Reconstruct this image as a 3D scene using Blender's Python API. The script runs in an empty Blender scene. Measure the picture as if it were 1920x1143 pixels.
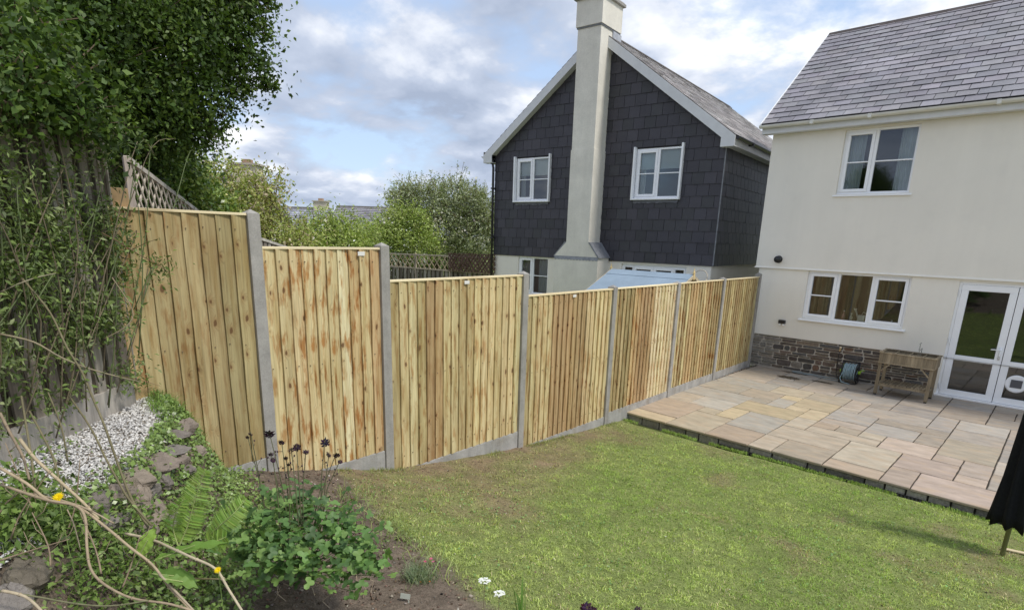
import bpy, math, random
import numpy as np
from mathutils import Vector, Matrix
random.seed(7); RNG = np.random.default_rng(7)
PI = math.pi
scene = bpy.context.scene
# ---------------------------------------------------------------- camera
CAM = Vector((4.4497, -12.8041, 2.6309))
FW = Vector((-0.648257, 0.719446, -0.249319)); RT = Vector((0.737515, 0.674695, 0.029310)); UP = Vector((-0.189302, 0.164876, 0.967978))
FPX, CX0, CY0 = 1067.1, 960.0, 719.6          # focal length and principal point, in photograph pixels
cd = bpy.data.cameras.new('camera'); cam = bpy.data.objects.new('camera', cd); scene.collection.objects.link(cam)
cd.sensor_width = 36; cd.lens = FPX/1920*36; cd.shift_y = (CY0-571.5)/1920; cd.clip_start = 0.05; cd.clip_end = 3000
cam.matrix_world = Matrix.Translation(CAM) @ Matrix((RT, UP, -FW)).transposed().to_4x4()
scene.camera = cam
def at(x, y, w):
    'world point seen at photograph pixel x, y at depth w'
    return CAM + (FW + RT*((x-CX0)/FPX) - UP*((y-CY0)/FPX))*w
# ---------------------------------------------------------------- sky and sun
SUN_EL, SUN_AZ = math.radians(57), math.radians(78)     # azimuth from +Y towards +X
SUND = Vector((math.sin(SUN_AZ)*math.cos(SUN_EL), math.cos(SUN_AZ)*math.cos(SUN_EL), math.sin(SUN_EL)))
world = bpy.data.worlds.new('World'); scene.world = world; world.use_nodes = True
nt = world.node_tree; nt.nodes.clear()
def N(nt, t, **k):
    n = nt.nodes.new(t)
    for a, b in k.items():
        if a.startswith('i_'):
            key = a[2:]; key = int(key) if key.isdigit() else key.replace('_', ' ')
            n.inputs[key].default_value = b
        else: setattr(n, a, b)
    return n
def ramp(nt, pts, interp='LINEAR'):
    r = nt.nodes.new('ShaderNodeValToRGB'); r.color_ramp.interpolation = interp; e = r.color_ramp.elements
    while len(e) < len(pts): e.new(0.5)
    for q, (p, c) in zip(e, pts):
        q.position = p; q.color = (*(c if isinstance(c, tuple) else (c, c, c)), 1)
    return r
L = nt.links.new
out = N(nt, 'ShaderNodeOutputWorld'); bg = N(nt, 'ShaderNodeBackground')
sky = N(nt, 'ShaderNodeTexSky'); sky.sky_type = 'NISHITA'; sky.sun_disc = False; sky.sun_elevation = SUN_EL; sky.sun_rotation = SUN_AZ
tc = N(nt, 'ShaderNodeTexCoord')
sep = N(nt, 'ShaderNodeSeparateXYZ'); L(tc.outputs['Generated'], sep.inputs[0])
zc = N(nt, 'ShaderNodeMath', operation='MAXIMUM', i_1=0.0); L(sep.outputs['Z'], zc.inputs[0])
zd = N(nt, 'ShaderNodeMath', operation='ADD', i_1=0.30); L(zc.outputs[0], zd.inputs[0])
dv = N(nt, 'ShaderNodeVectorMath', operation='DIVIDE'); L(tc.outputs['Generated'], dv.inputs[0])
cmb = N(nt, 'ShaderNodeCombineXYZ', i_Z=1.0); L(zd.outputs[0], cmb.inputs[0]); L(zd.outputs[0], cmb.inputs[1]); L(cmb.outputs[0], dv.inputs[1])
mp = N(nt, 'ShaderNodeMapping'); L(dv.outputs[0], mp.inputs[0]); mp.inputs['Location'].default_value = (3.1, 0.4, 0); mp.inputs['Scale'].default_value = (1.0, 1.0, 0.0)
n1 = N(nt, 'ShaderNodeTexNoise', i_Scale=2.1, i_Detail=10.0, i_Roughness=0.57, i_Distortion=0.15); L(mp.outputs[0], n1.inputs[0])
mp2 = N(nt, 'ShaderNodeMapping'); mp2.inputs['Location'].default_value = (0.075, -0.10, 0); L(mp.outputs[0], mp2.inputs[0])
n1b = N(nt, 'ShaderNodeTexNoise', i_Scale=2.1, i_Detail=5.0, i_Roughness=0.5, i_Distortion=0.15); L(mp2.outputs[0], n1b.inputs[0])
n2 = N(nt, 'ShaderNodeTexNoise', i_Scale=0.8, i_Detail=5.0, i_Roughness=0.5); L(mp.outputs[0], n2.inputs[0])
cov = ramp(nt, [(0.37, 0.0), (0.49, 1.0)]); L(n1.outputs[0], cov.inputs[0])
tone = ramp(nt, [(0.24, (0.27, 0.32, 0.42)), (0.52, (0.38, 0.43, 0.53)), (0.72, (0.58, 0.61, 0.67)), (0.90, (0.80, 0.81, 0.82))]); 
dff = N(nt, 'ShaderNodeMath', operation='SUBTRACT'); L(n1.outputs[0], dff.inputs[0]); L(n1b.outputs[0], dff.inputs[1])
nsum = N(nt, 'ShaderNodeMath', operation='MULTIPLY_ADD', i_1=1.9); L(dff.outputs[0], nsum.inputs[0])
n2h = N(nt, 'ShaderNodeMath', operation='MULTIPLY', i_1=1.04); L(n2.outputs[0], n2h.inputs[0]); L(n2h.outputs[0], nsum.inputs[2])
L(nsum.outputs[0], tone.inputs[0])
skm = N(nt, 'ShaderNodeVectorMath', operation='SCALE', i_Scale=0.11); L(sky.outputs[0], skm.inputs[0])
haze = N(nt, 'ShaderNodeMix', data_type='RGBA'); haze.inputs[0].default_value = 0.6
L(skm.outputs[0], haze.inputs[6]); haze.inputs[7].default_value = (0.40, 0.51, 0.70, 1)
mx = N(nt, 'ShaderNodeMix', data_type='RGBA'); L(cov.outputs[0], mx.inputs[0]); L(haze.outputs[2], mx.inputs[6]); L(tone.outputs[0], mx.inputs[7])
L(mx.outputs[2], bg.inputs[0]); bg.inputs[1].default_value = 1.0; L(bg.outputs[0], out.inputs[0])
sl = bpy.data.lights.new('sun', 'SUN'); so = bpy.data.objects.new('sun', sl); scene.collection.objects.link(so)
sl.energy = 1.9; sl.angle = math.radians(10); sl.color = (1, 0.95, 0.87); so.rotation_euler = SUND.to_track_quat('Z', 'Y').to_euler(); so.location = (0, 0, 30)
scene.view_settings.view_transform = 'Standard'; scene.view_settings.look = 'None'; scene.view_settings.gamma = 1; scene.view_settings.exposure = 0.64
# ---------------------------------------------------------------- mesh helpers
def tag(o, label=None, cat=None, group=None, kind=None):
    if label: o['label'] = label
    if cat: o['category'] = cat
    if group: o['group'] = group
    if kind: o['kind'] = kind
    return o
def empty(name, loc=(0, 0, 0), rz=0.0, label=None, cat=None, group=None):
    o = bpy.data.objects.new(name, None); scene.collection.objects.link(o); o.location = loc; o.rotation_euler = (0, 0, rz); o.empty_display_size = 0.1
    return tag(o, label, cat, group)
def link(name, me, mat, parent=None):
    o = bpy.data.objects.new(name, me); scene.collection.objects.link(o)
    if mat: me.materials.append(mat)
    if parent: o.parent = parent
    return o
class MB:
    def __init__(s): s.v = []; s.f = []; s.c = []; s.uv = []
    def add(s, vs, fs, col=(1, 1, 1), uvs=None):
        b = len(s.v); s.v += [tuple(q) for q in vs]; s.f += [tuple(b+i for i in f) for f in fs]; s.c += [col]*len(vs)
        s.uv += (uvs if uvs else [(0, 0)]*len(vs)); return s
    def hexa(s, p, col=(1, 1, 1), uvs=None):   # p: 4 bottom ccw, 4 top
        return s.add(p, [(3, 2, 1, 0), (4, 5, 6, 7), (0, 1, 5, 4), (1, 2, 6, 5), (2, 3, 7, 6), (3, 0, 4, 7)], col, uvs)
    def box(s, x0, x1, y0, y1, z0, z1, col=(1, 1, 1)):
        return s.hexa([(x0, y0, z0), (x1, y0, z0), (x1, y1, z0), (x0, y1, z0), (x0, y0, z1), (x1, y0, z1), (x1, y1, z1), (x0, y1, z1)], col)
    def bar(s, a, b, w, h, up=(0, 0, 1), col=(1, 1, 1)):
        a = Vector(a); b = Vector(b); d = (b-a).normalized(); sd = d.cross(Vector(up))
        if sd.length < 1e-4: sd = d.cross(Vector((1, 0, 0)))
        sd.normalize(); u = sd.cross(d); sd = sd*w/2; u = u*h/2
        return s.hexa([a-sd-u, a+sd-u, b+sd-u, b-sd-u, a-sd+u, a+sd+u, b+sd+u, b-sd+u], col)
    def tube(s, pts, r, n=6, col=(1, 1, 1), cap=True):
        pts = [Vector(p) for p in pts]; k = len(pts); r = r if isinstance(r, (list, tuple)) else [r]*k
        vs = []; prev = None
        for i, p in enumerate(pts):
            d = (pts[min(i+1, k-1)]-pts[max(i-1, 0)]).normalized()
            if prev is None: x = d.orthogonal().normalized()
            else:
                x = prev - d*prev.dot(d); x = x.normalized() if x.length > 1e-6 else d.orthogonal().normalized()
            prev = x; y = d.cross(x)
            for j in range(n):
                a = 2*PI*j/n; vs.append(p + (x*math.cos(a)+y*math.sin(a))*r[i])
        fs = [(i*n+j, i*n+(j+1) % n, (i+1)*n+(j+1) % n, (i+1)*n+j) for i in range(k-1) for j in range(n)]
        if cap: fs += [tuple(range(n))[::-1], tuple((k-1)*n+j for j in range(n))]
        return s.add(vs, fs, col)
    def lathe(s, prof, c=(0, 0, 0), axis=2, n=16, col=(1, 1, 1)):
        vs = []
        for (r, h) in prof:
            for j in range(n):
                a = 2*PI*j/n; q = [r*math.cos(a), r*math.sin(a), h]
                if axis == 0: q = [h, q[0], q[1]]
                if axis == 1: q = [q[0], h, q[1]]
                vs.append((q[0]+c[0], q[1]+c[1], q[2]+c[2]))
        k = len(prof)
        fs = [(i*n+j, i*n+(j+1) % n, (i+1)*n+(j+1) % n, (i+1)*n+j) for i in range(k-1) for j in range(n)]
        fs += [tuple(range(n))[::-1], tuple((k-1)*n+j for j in range(n))]
        return s.add(vs, fs, col)
    def poly(s, pts, y0, y1, col=(1, 1, 1)):   # prism of an x,z outline between y0 and y1
        n = len(pts); vs = [(x, y0, z) for x, z in pts]+[(x, y1, z) for x, z in pts]
        return s.add(vs, [tuple(range(n)), tuple(range(2*n-1, n-1, -1))]+[((i+1) % n, i, n+i, n+(i+1) % n) for i in range(n)], col)
    def build(s, name, mat, parent=None, smooth=False, bevel=0):
        me = bpy.data.meshes.new(name); me.from_pydata(s.v, [], s.f); 
        a = me.color_attributes.new('Col', 'FLOAT_COLOR', 'POINT'); a.data.foreach_set('color', np.array([(*c, 1)[:4] for c in s.c], dtype=np.float32).ravel())
        uvl = me.uv_layers.new(name='UVMap'); li = np.empty(len(me.loops), dtype=np.int32); me.loops.foreach_get('vertex_index', li)
        uvl.data.foreach_set('uv', np.array(s.uv, dtype=np.float32)[li].ravel())
        if smooth: me.polygons.foreach_set('use_smooth', [True]*len(me.polygons))
        me.update(); o = link(name, me, mat, parent)
        if bevel:
            m = o.modifiers.new('bevel', 'BEVEL'); m.width = bevel; m.segments = 2; m.limit_method = 'ANGLE'; m.angle_limit = 0.7
        return o
def npmesh(name, V, Fq, C, mat, parent=None, smooth=False):
    'numpy mesh: V (n,3), Fq (m,k) faces of one size, C (n,3) colours'
    me = bpy.data.meshes.new(name); n, m, k = len(V), len(Fq), Fq.shape[1]
    me.vertices.add(n); me.vertices.foreach_set('co', V.astype(np.float32).ravel())
    me.loops.add(m*k); me.loops.foreach_set('vertex_index', Fq.astype(np.int32).ravel())
    me.polygons.add(m); me.polygons.foreach_set('loop_start', np.arange(0, m*k, k, dtype=np.int32))
    try: me.polygons.foreach_set('loop_total', np.full(m, k, dtype=np.int32))
    except Exception: pass
    me.update(calc_edges=True)
    a = me.color_attributes.new('Col', 'FLOAT_COLOR', 'POINT'); cc = np.ones((n, 4), dtype=np.float32); cc[:, :3] = C; a.data.foreach_set('color', cc.ravel())
    if smooth: me.polygons.foreach_set('use_smooth', [True]*m)
    return link(name, me, mat, parent)
def unit(a): return a/np.maximum(np.linalg.norm(a, axis=-1, keepdims=True), 1e-9)
def leaf_arrays(P, size, col, D=None, NRM=None, wid=0.5, fold=0.25, upbias=0.6, droop=0.0):
    'kite shaped folded leaves of varying size; returns V, F, C'
    n = len(P); D = unit(RNG.normal(size=(n, 3))+np.array([0, 0, -droop])) if D is None else unit(D)
    if NRM is None: NRM = RNG.normal(size=(n, 3))+np.array([0, 0, upbias])
    S = unit(np.cross(D, NRM)); U = np.cross(S, D)
    size = np.broadcast_to(size, (n,))[:, None]*RNG.uniform(0.65, 1.25, (n, 1))
    a = P; b = P+D*size*0.45+S*size*wid*0.5+U*size*fold*0.3; c = P+D*size-U*size*0.12; d = P+D*size*0.45-S*size*wid*0.5+U*size*fold*0.3
    V = np.stack([a, b, c, d], 1).reshape(-1, 3); F = np.arange(4*n).reshape(n, 4)
    C = np.repeat(np.clip(col, 0, 3), 4, axis=0); return V, F, C
def kcol(c, r=random, v=0.15): k = r.uniform(1-v, 1+v); return tuple(q*k for q in c)
def jcol(n, base, v=0.18, h=0.06):
    k = RNG.normal(1, v, (n, 1)); return np.clip(np.array(base)*k*(1+RNG.normal(0, h, (n, 3))), 0.004, 1)
def clumps(lobes, n_cl, per, spread, inner=0.55):
    'points gathered in clumps over ellipsoid lobes; returns points and clump index'
    w = np.array([(l[1][0]*l[1][1]*l[1][2])**0.67 for l in lobes]); w = w/w.sum(); idx = RNG.choice(len(lobes), n_cl, p=w)
    c = np.array([l[0] for l in lobes])[idx]; r = np.array([l[1] for l in lobes])[idx]
    d = unit(RNG.normal(size=(n_cl, 3))); rad = RNG.uniform(inner**3, 1, (n_cl, 1))**(1/3)*RNG.choice([1, 1, 1, 1.1, 0.9], (n_cl, 1))
    cen = c+d*r*rad; k = np.repeat(np.arange(n_cl), per)
    P = cen[k]+RNG.normal(size=(len(k), 3))*spread*RNG.uniform(0.5, 1.4, (n_cl, 1))[k]; return P, k, cen, d
def vnoise(x, y, s, seed=0):
    'smooth value noise, numpy'
    x = np.asarray(x, float)*s+seed*17.3; y = np.asarray(y, float)*s+seed*5.1
    xi = np.floor(x).astype(int); yi = np.floor(y).astype(int); fx = x-xi; fy = y-yi; fx = fx*fx*(3-2*fx); fy = fy*fy*(3-2*fy)
    def h(a, b):
        t = np.sin(a*127.1+b*311.7+seed*74.7)*43758.5453; return t-np.floor(t)
    return (h(xi, yi)*(1-fx)+h(xi+1, yi)*fx)*(1-fy)+(h(xi, yi+1)*(1-fx)+h(xi+1, yi+1)*fx)*fy
def fnoise(x, y, s, seed=0): return vnoise(x, y, s, seed)*0.55+vnoise(x, y, s*2.3, seed+1)*0.3+vnoise(x, y, s*5.1, seed+2)*0.15
# ---------------------------------------------------------------- materials
def mat(name, base=(0.8, 0.8, 0.8), rough=0.7, spec=0.3, n=None, n2=None, bump=None, metal=0.0, stretch=None, attr=True, trans=0.0, streak=0.0):
    'principled material: base x vertex colour x noise; n=(scale, amount[, colour]); bump=(scale, strength, distance)'
    m = bpy.data.materials.new(name); m.use_nodes = True; t = m.node_tree; L = t.links.new; b = t.nodes['Principled BSDF']
    b.inputs['Roughness'].default_value = rough; b.inputs['Specular IOR Level'].default_value = spec; b.inputs['Metallic'].default_value = metal
    co = N(t, 'ShaderNodeTexCoord'); src = co.outputs['Object']
    if stretch:
        mp = N(t, 'ShaderNodeMapping'); mp.inputs['Scale'].default_value = stretch; L(src, mp.inputs[0]); src = mp.outputs[0]
    rgb = N(t, 'ShaderNodeRGB'); rgb.outputs[0].default_value = (*base, 1); cur = rgb.outputs[0]
    if attr:
        a = N(t, 'ShaderNodeVertexColor', layer_name='Col'); mu = N(t, 'ShaderNodeMix', data_type='RGBA', blend_type='MULTIPLY'); mu.inputs[0].default_value = 1
        L(cur, mu.inputs[6]); L(a.outputs[0], mu.inputs[7]); cur = mu.outputs[2]
    for q in (n, n2):
        if not q: continue
        nz = N(t, 'ShaderNodeTexNoise', i_Scale=q[0], i_Detail=6.0, i_Roughness=0.62); L(src, nz.inputs[0])
        mu = N(t, 'ShaderNodeMix', data_type='RGBA', blend_type='MULTIPLY' if len(q) < 3 else 'MIX')
        if len(q) < 3:
            r = ramp(t, [(0.28, 1-q[1]), (0.72, 1+q[1])]); L(nz.outputs[0], r.inputs[0]); mu.inputs[0].default_value = 1; L(cur, mu.inputs[6]); L(r.outputs[0], mu.inputs[7])
        else:
            lo = q[3] if len(q) > 3 else 0.5
            r = ramp(t, [(lo, 0.0), (lo+0.16, q[1])]); L(nz.outputs[0], r.inputs[0]); L(r.outputs[0], mu.inputs[0]); L(cur, mu.inputs[6]); mu.inputs[7].default_value = (*q[2], 1)
        cur = mu.outputs[2]
    if streak:
        m3 = N(t, 'ShaderNodeMapping'); m3.inputs['Scale'].default_value = (5, 5, 0.35); L(co.outputs['Object'], m3.inputs[0]); nz = N(t, 'ShaderNodeTexNoise', i_Scale=1.0, i_Detail=7.0, i_Roughness=0.65); L(m3.outputs[0], nz.inputs[0])
        r = ramp(t, [(0.35, 1-streak), (0.6, 1.0)]); L(nz.outputs[0], r.inputs[0]); mu = N(t, 'ShaderNodeMix', data_type='RGBA', blend_type='MULTIPLY'); mu.inputs[0].default_value = 1; L(cur, mu.inputs[6]); L(r.outputs[0], mu.inputs[7]); cur = mu.outputs[2]
    L(cur, b.inputs['Base Color'])
    if bump:
        nz = N(t, 'ShaderNodeTexNoise', i_Scale=bump[0], i_Detail=5.0, i_Roughness=0.6); L(src, nz.inputs[0])
        bp = N(t, 'ShaderNodeBump', i_Strength=bump[1], i_Distance=bump[2]); L(nz.outputs[0], bp.inputs['Height']); L(bp.outputs[0], b.inputs['Normal'])
    if trans:
        tr = N(t, 'ShaderNodeBsdfTranslucent'); ms = N(t, 'ShaderNodeMixShader'); ms.inputs[0].default_value = trans
        hs = N(t, 'ShaderNodeMix', data_type='RGBA', blend_type='MULTIPLY'); hs.inputs[0].default_value = 1; L(cur, hs.inputs[6]); hs.inputs[7].default_value = (1.3, 1.35, 0.6, 1)
        L(hs.outputs[2], tr.inputs[0]); L(b.outputs[0], ms.inputs[1]); L(tr.outputs[0], ms.inputs[2]); L(ms.outputs[0], t.nodes['Material Output'].inputs[0])
    return m
M = {}
M['leaf'] = mat('leaf', (1, 1, 1), 0.5, 0.35, trans=0.28)
M['leaf_gloss'] = mat('leaf_gloss', (1, 1, 1), 0.32, 0.5, trans=0.18)
M['grass'] = mat('grass_blades', (1, 1, 1), 0.6, 0.2, trans=0.3)
M['bark'] = mat('bark', (0.16, 0.12, 0.085), 0.9, 0.1, n=(14, 0.4), bump=(30, 0.6, 0.01), stretch=(1, 1, 0.3))
M['stem'] = mat('stem', (1, 1, 1), 0.7, 0.2, n=(25, 0.25))
M['petal'] = mat('petal', (1, 1, 1), 0.6, 0.2, trans=0.2)
M['render'] = mat('render', (0.86, 0.82, 0.735), 0.93, 0.12, n=(1.3, 0.05), n2=(2.6, 0.2, (0.77, 0.725, 0.64), 0.50), bump=(150, 0.6, 0.006), streak=0.022)
M['render2'] = mat('render_chimney', (0.76, 0.73, 0.645), 0.93, 0.12, n=(2.5, 0.1), n2=(40, 0.06), bump=(150, 0.5, 0.005), streak=0.07)
M['upvc'] = mat('white_plastic', (0.92, 0.93, 0.95), 0.32, 0.45, n=(3, 0.03))
M['fascia'] = mat('painted_fascia', (0.68, 0.69, 0.70), 0.45, 0.35, n=(4, 0.07))
M['gutter'] = mat('gutter_plastic', (0.72, 0.71, 0.66), 0.42, 0.4, n=(9, 0.1), stretch=(0.3, 1, 1))
M['blackp'] = mat('black_plastic', (0.02, 0.02, 0.022), 0.38, 0.5, n=(20, 0.2))
M['slate'] = mat('slate', (0.46, 0.455, 0.47), 0.6, 0.4, n=(1.1, 0.22), n2=(30, 0.12), bump=(60, 0.35, 0.004))
M['wslate'] = mat('wall_slate', (1, 1, 1), 0.5, 0.42, n=(1.6, 0.12), n2=(40, 0.12), bump=(70, 0.3, 0.003))
M['lead'] = mat('lead', (0.22, 0.23, 0.25), 0.6, 0.4, n=(12, 0.25))
M['concrete'] = mat('concrete', (0.36, 0.345, 0.32), 0.92, 0.15, streak=0.2, n=(5, 0.2), n2=(90, 0.14), bump=(150, 0.35, 0.004))
M['gboard'] = mat('gravel_board_concrete', (0.40, 0.39, 0.37), 0.92, 0.15, n=(7, 0.16), n2=(3, 0.5, (0.24, 0.20, 0.15), 0.52), bump=(45, 0.5, 0.01), streak=0.25)
M['mortar'] = mat('mortar', (0.58, 0.53, 0.46), 0.95, 0.1, n=(20, 0.25), bump=(80, 0.7, 0.01))
M['stone'] = mat('stone', (1, 1, 1), 0.8, 0.25, n=(9, 0.3), n2=(50, 0.3), bump=(45, 0.9, 0.012))
M['rock'] = mat('rock', (1, 1, 1), 0.88, 0.2, n=(7, 0.28), n2=(11, 0.85, (0.15, 0.135, 0.03), 0.60), bump=(28, 0.9, 0.02))
M['slab'] = mat('slab', (1, 1, 1), 0.75, 0.25, n=(3.6, 0.22), n2=(3.2, 0.5, (0.47, 0.35, 0.235), 0.50), bump=(22, 0.5, 0.006), stretch=(1, 2.4, 1))
M['joint'] = mat('joint_sand', (0.075, 0.066, 0.055), 0.95, 0.1, n=(30, 0.4))
M['oldwood'] = mat('weathered_wood', (1, 1, 1), 0.85, 0.15, n=(9, 0.3), n2=(38, 0.28), bump=(40, 0.5, 0.006), stretch=(1, 1, 0.08))
M['newpost'] = mat('new_post_wood', (0.52, 0.36, 0.20), 0.75, 0.2, n=(16, 0.25), stretch=(1, 1, 0.1))
M['pebble'] = mat('pebble', (1, 1, 1), 0.8, 0.25, n=(60, 0.15))
M['felt'] = mat('roofing_felt', (0.27, 0.345, 0.42), 0.9, 0.15, n=(2.2, 0.12), n2=(120, 0.15), bump=(200, 0.4, 0.003))
M['fabric'] = mat('black_canvas', (0.012, 0.012, 0.014), 0.85, 0.15, n=(40, 0.25), bump=(300, 0.3, 0.002))
M['polewood'] = mat('pole_wood', (0.22, 0.22, 0.11), 0.6, 0.25, n=(25, 0.2), stretch=(1, 1, 0.15))
M['curtain'] = mat('curtain', (0.80, 0.83, 0.84), 0.9, 0.1, trans=0.3)
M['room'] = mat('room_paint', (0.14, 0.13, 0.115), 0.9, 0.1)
M['shaded_leaf'] = mat('climber_leaf', (0.82, 0.82, 0.82), 0.5, 0.3, trans=0.2)  # climber foliage base lowered: shade on the left put into the colour
M['hose'] = mat('hose_plastic', (0.32, 0.43, 0.47), 0.4, 0.4, n=(30, 0.2))
M['limep'] = mat('lime_plastic', (0.30, 0.50, 0.04), 0.4, 0.4)
M['plain'] = mat('tinted_plastic', (1, 1, 1), 0.5, 0.4)
M['metal'] = mat('galvanised_metal', (0.45, 0.46, 0.47), 0.4, 0.5, metal=0.7)
g = bpy.data.materials.new('glass'); g.use_nodes = True; t = g.node_tree; t.nodes.clear()
o_ = N(t, 'ShaderNodeOutputMaterial'); gl = N(t, 'ShaderNodeBsdfGlossy', i_Roughness=0.01); gl.inputs[0].default_value = (0.9, 0.95, 1, 1)
tr_ = N(t, 'ShaderNodeBsdfTransparent'); tr_.inputs[0].default_value = (0.80, 0.84, 0.82, 1); lw = N(t, 'ShaderNodeFresnel', i_IOR=1.5)
ad = N(t, 'ShaderNodeMath', operation='MULTIPLY_ADD', i_1=1.7, i_2=0.05, use_clamp=True); t.links.new(lw.outputs[0], ad.inputs[0])
ms_ = N(t, 'ShaderNodeMixShader'); t.links.new(ad.outputs[0], ms_.inputs[0]); t.links.new(tr_.outputs[0], ms_.inputs[1]); t.links.new(gl.outputs[0], ms_.inputs[2]); t.links.new(ms_.outputs[0], o_.inputs[0])
M['glass'] = g
def wood_mat():
    'new softwood boards: grain along v, knots with rusty halos, tint from Col'
    m = bpy.data.materials.new('new_softwood'); m.use_nodes = True; t = m.node_tree; L = t.links.new; b = t.nodes['Principled BSDF']
    b.inputs['Roughness'].default_value = 0.68; b.inputs['Specular IOR Level'].default_value = 0.22
    uv = N(t, 'ShaderNodeUVMap', uv_map='UVMap'); col = N(t, 'ShaderNodeVertexColor', layer_name='Col')
    def mp(s, loc=(0, 0, 0)):
        q = N(t, 'ShaderNodeMapping'); q.inputs['Scale'].default_value = s; q.inputs['Location'].default_value = loc; L(uv.outputs[0], q.inputs[0]); return q.outputs[0]
    # knots
    wob = N(t, 'ShaderNodeTexNoise', i_Scale=3.0, i_Detail=3.0); L(mp((3, 2, 1)), wob.inputs[0])
    kv = N(t, 'ShaderNodeTexVoronoi', i_Scale=1.0, i_Randomness=1.0, voronoi_dimensions='2D'); kd = N(t, 'ShaderNodeTexNoise', i_Scale=1.0, i_Detail=2.0); L(mp((26, 16, 1)), kd.inputs[0]); kda = N(t, 'ShaderNodeVectorMath', operation='SCALE', i_Scale=0.16); L(kd.outputs['Color'], kda.inputs[0]); kdb = N(t, 'ShaderNodeVectorMath', operation='ADD'); L(mp((8.0, 4.2, 1)), kdb.inputs[0]); L(kda.outputs[0], kdb.inputs[1]); L(kdb.outputs[0], kv.inputs[0])
    ks = N(t, 'ShaderNodeSeparateColor'); L(kv.outputs['Color'], ks.inputs[0])
    thr = N(t, 'ShaderNodeMath', operation='MULTIPLY_ADD', i_1=0.21, i_2=-0.092); L(ks.outputs[0], thr.inputs[0])     # knot radius, some cells none
    kn = N(t, 'ShaderNodeMath', operation='SUBTRACT'); L(thr.outputs[0], kn.inputs[0]); L(kv.outputs['Distance'], kn.inputs[1])
    km = N(t, 'ShaderNodeMapRange', i_1=-0.012, i_2=0.035); L(kn.outputs[0], km.inputs[0])
    hm = N(t, 'ShaderNodeMapRange', i_1=-0.22, i_2=0.03); L(kn.outputs[0], hm.inputs[0])
    rn = N(t, 'ShaderNodeTexNoise', i_Scale=1.0, i_Detail=5.0, i_Roughness=0.6); L(mp((19, 3.6, 1), (4, 9, 0)), rn.inputs[0])
    rr = ramp(t, [(0.50, 0.0), (0.63, 1.0)]); L(rn.outputs[0], rr.inputs[0])
    # grain
    gu = N(t, 'ShaderNodeVectorMath', operation='ADD'); L(mp((75, 1.6, 1)), gu.inputs[0])
    hv = N(t, 'ShaderNodeCombineXYZ'); hs = N(t, 'ShaderNodeMath', operation='MULTIPLY', i_1=3.0); L(hm.outputs[0], hs.inputs[0]); L(hs.outputs[0], hv.inputs[0]); L(hv.outputs[0], gu.inputs[1])
    gn = N(t, 'ShaderNodeTexNoise', i_Scale=1.0, i_Detail=6.0, i_Roughness=0.65); L(gu.outputs[0], gn.inputs[0])
    gr = ramp(t, [(0.30, 0.62), (0.5, 0.98), (0.72, 1.12)]); L(gn.outputs[0], gr.inputs[0])
    bn = N(t, 'ShaderNodeTexNoise', i_Scale=1.0, i_Detail=3.0); L(mp((20, 1.3, 1), (1, 3, 0)), bn.inputs[0]); br = ramp(t, [(0.3, (0.76, 0.68, 0.56)), (0.5, (1.0, 0.98, 0.96)), (0.7, (1.14, 1.16, 1.18))]); L(bn.outputs[0], br.inputs[0])
    def mul(a, c, f=1.0, mode='MULTIPLY'):
        q = N(t, 'ShaderNodeMix', data_type='RGBA', blend_type=mode); q.inputs[0].default_value = f
        L(a, q.inputs[6]); 
        if isinstance(c, tuple): q.inputs[7].default_value = (*c, 1)
        else: L(c, q.inputs[7])
        return q
    c1 = mul(mul(col.outputs[0], gr.outputs[0]).outputs[2], br.outputs[0]).outputs[2]
    rust = mul(c1, (0.60, 0.34, 0.18)); rf = N(t, 'ShaderNodeMath', operation='MULTIPLY', i_1=0.95); L(rr.outputs[0], rf.inputs[0])
    al = N(t, 'ShaderNodeMath', operation='MULTIPLY'); L(rf.outputs[0], al.inputs[0]); L(col.outputs[1], al.inputs[1])   # alpha of Col = rustiness
    hh = N(t, 'ShaderNodeMath', operation='MULTIPLY', i_1=0.42); L(hm.outputs[0], hh.inputs[0]); mxm = N(t, 'ShaderNodeMath', operation='MAXIMUM'); L(al.outputs[0], mxm.inputs[0]); L(hh.outputs[0], mxm.inputs[1])
    L(mxm.outputs[0], rust.inputs[0])
    kk = mul(rust.outputs[2], (0.13, 0.065, 0.03), mode='MIX'); kf = N(t, 'ShaderNodeMath', operation='MULTIPLY', i_1=0.88); L(km.outputs[0], kf.inputs[0]); L(kf.outputs[0], kk.inputs[0])
    L(kk.outputs[2], b.inputs['Base Color'])
    bp = N(t, 'ShaderNodeBump', i_Strength=0.35, i_Distance=0.004); L(gn.outputs[0], bp.inputs['Height']); L(bp.outputs[0], b.inputs['Normal'])
    return m
M['wood'] = wood_mat()
# ---------------------------------------------------------------- layout measured on the photograph
HX, HY, HT = -0.157, 0.356, math.radians(-1.993)        # right house: corner and wall direction
GX, GY, GT = -1.231, 0.385, math.radians(4.464)         # slate gable house
def HW(u, o, z=0.0): return Vector((HX+u*math.cos(HT)+o*math.sin(HT), HY+u*math.sin(HT)-o*math.cos(HT), z))   # o = metres out from the wall
S0 = np.array([0.05, -11.78]); R2 = 0.70711
def sstep(a, b, x): k = np.clip((x-a)/(b-a), 0, 1); return k*k*(3-2*k)
YB = [-40, -14, -12.8, -11.8, -10.84, -10.2, -9.68, -8.7, -7.7, -6.5, -5.7, -5.2, 60]; ZB = [1.5, 1.12, 1.0, 0.88, 0.68, 0.50, 0.35, 0.20, 0.075, -0.02, -0.075, -0.11, -0.14]
def edge(t): return np.interp(t, [-0.5, -0.14, 0.1, 0.46, 0.87, 1.3], [-0.08, 0.08, 0.33, 0.48, 0.62, 0.66])
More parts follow.
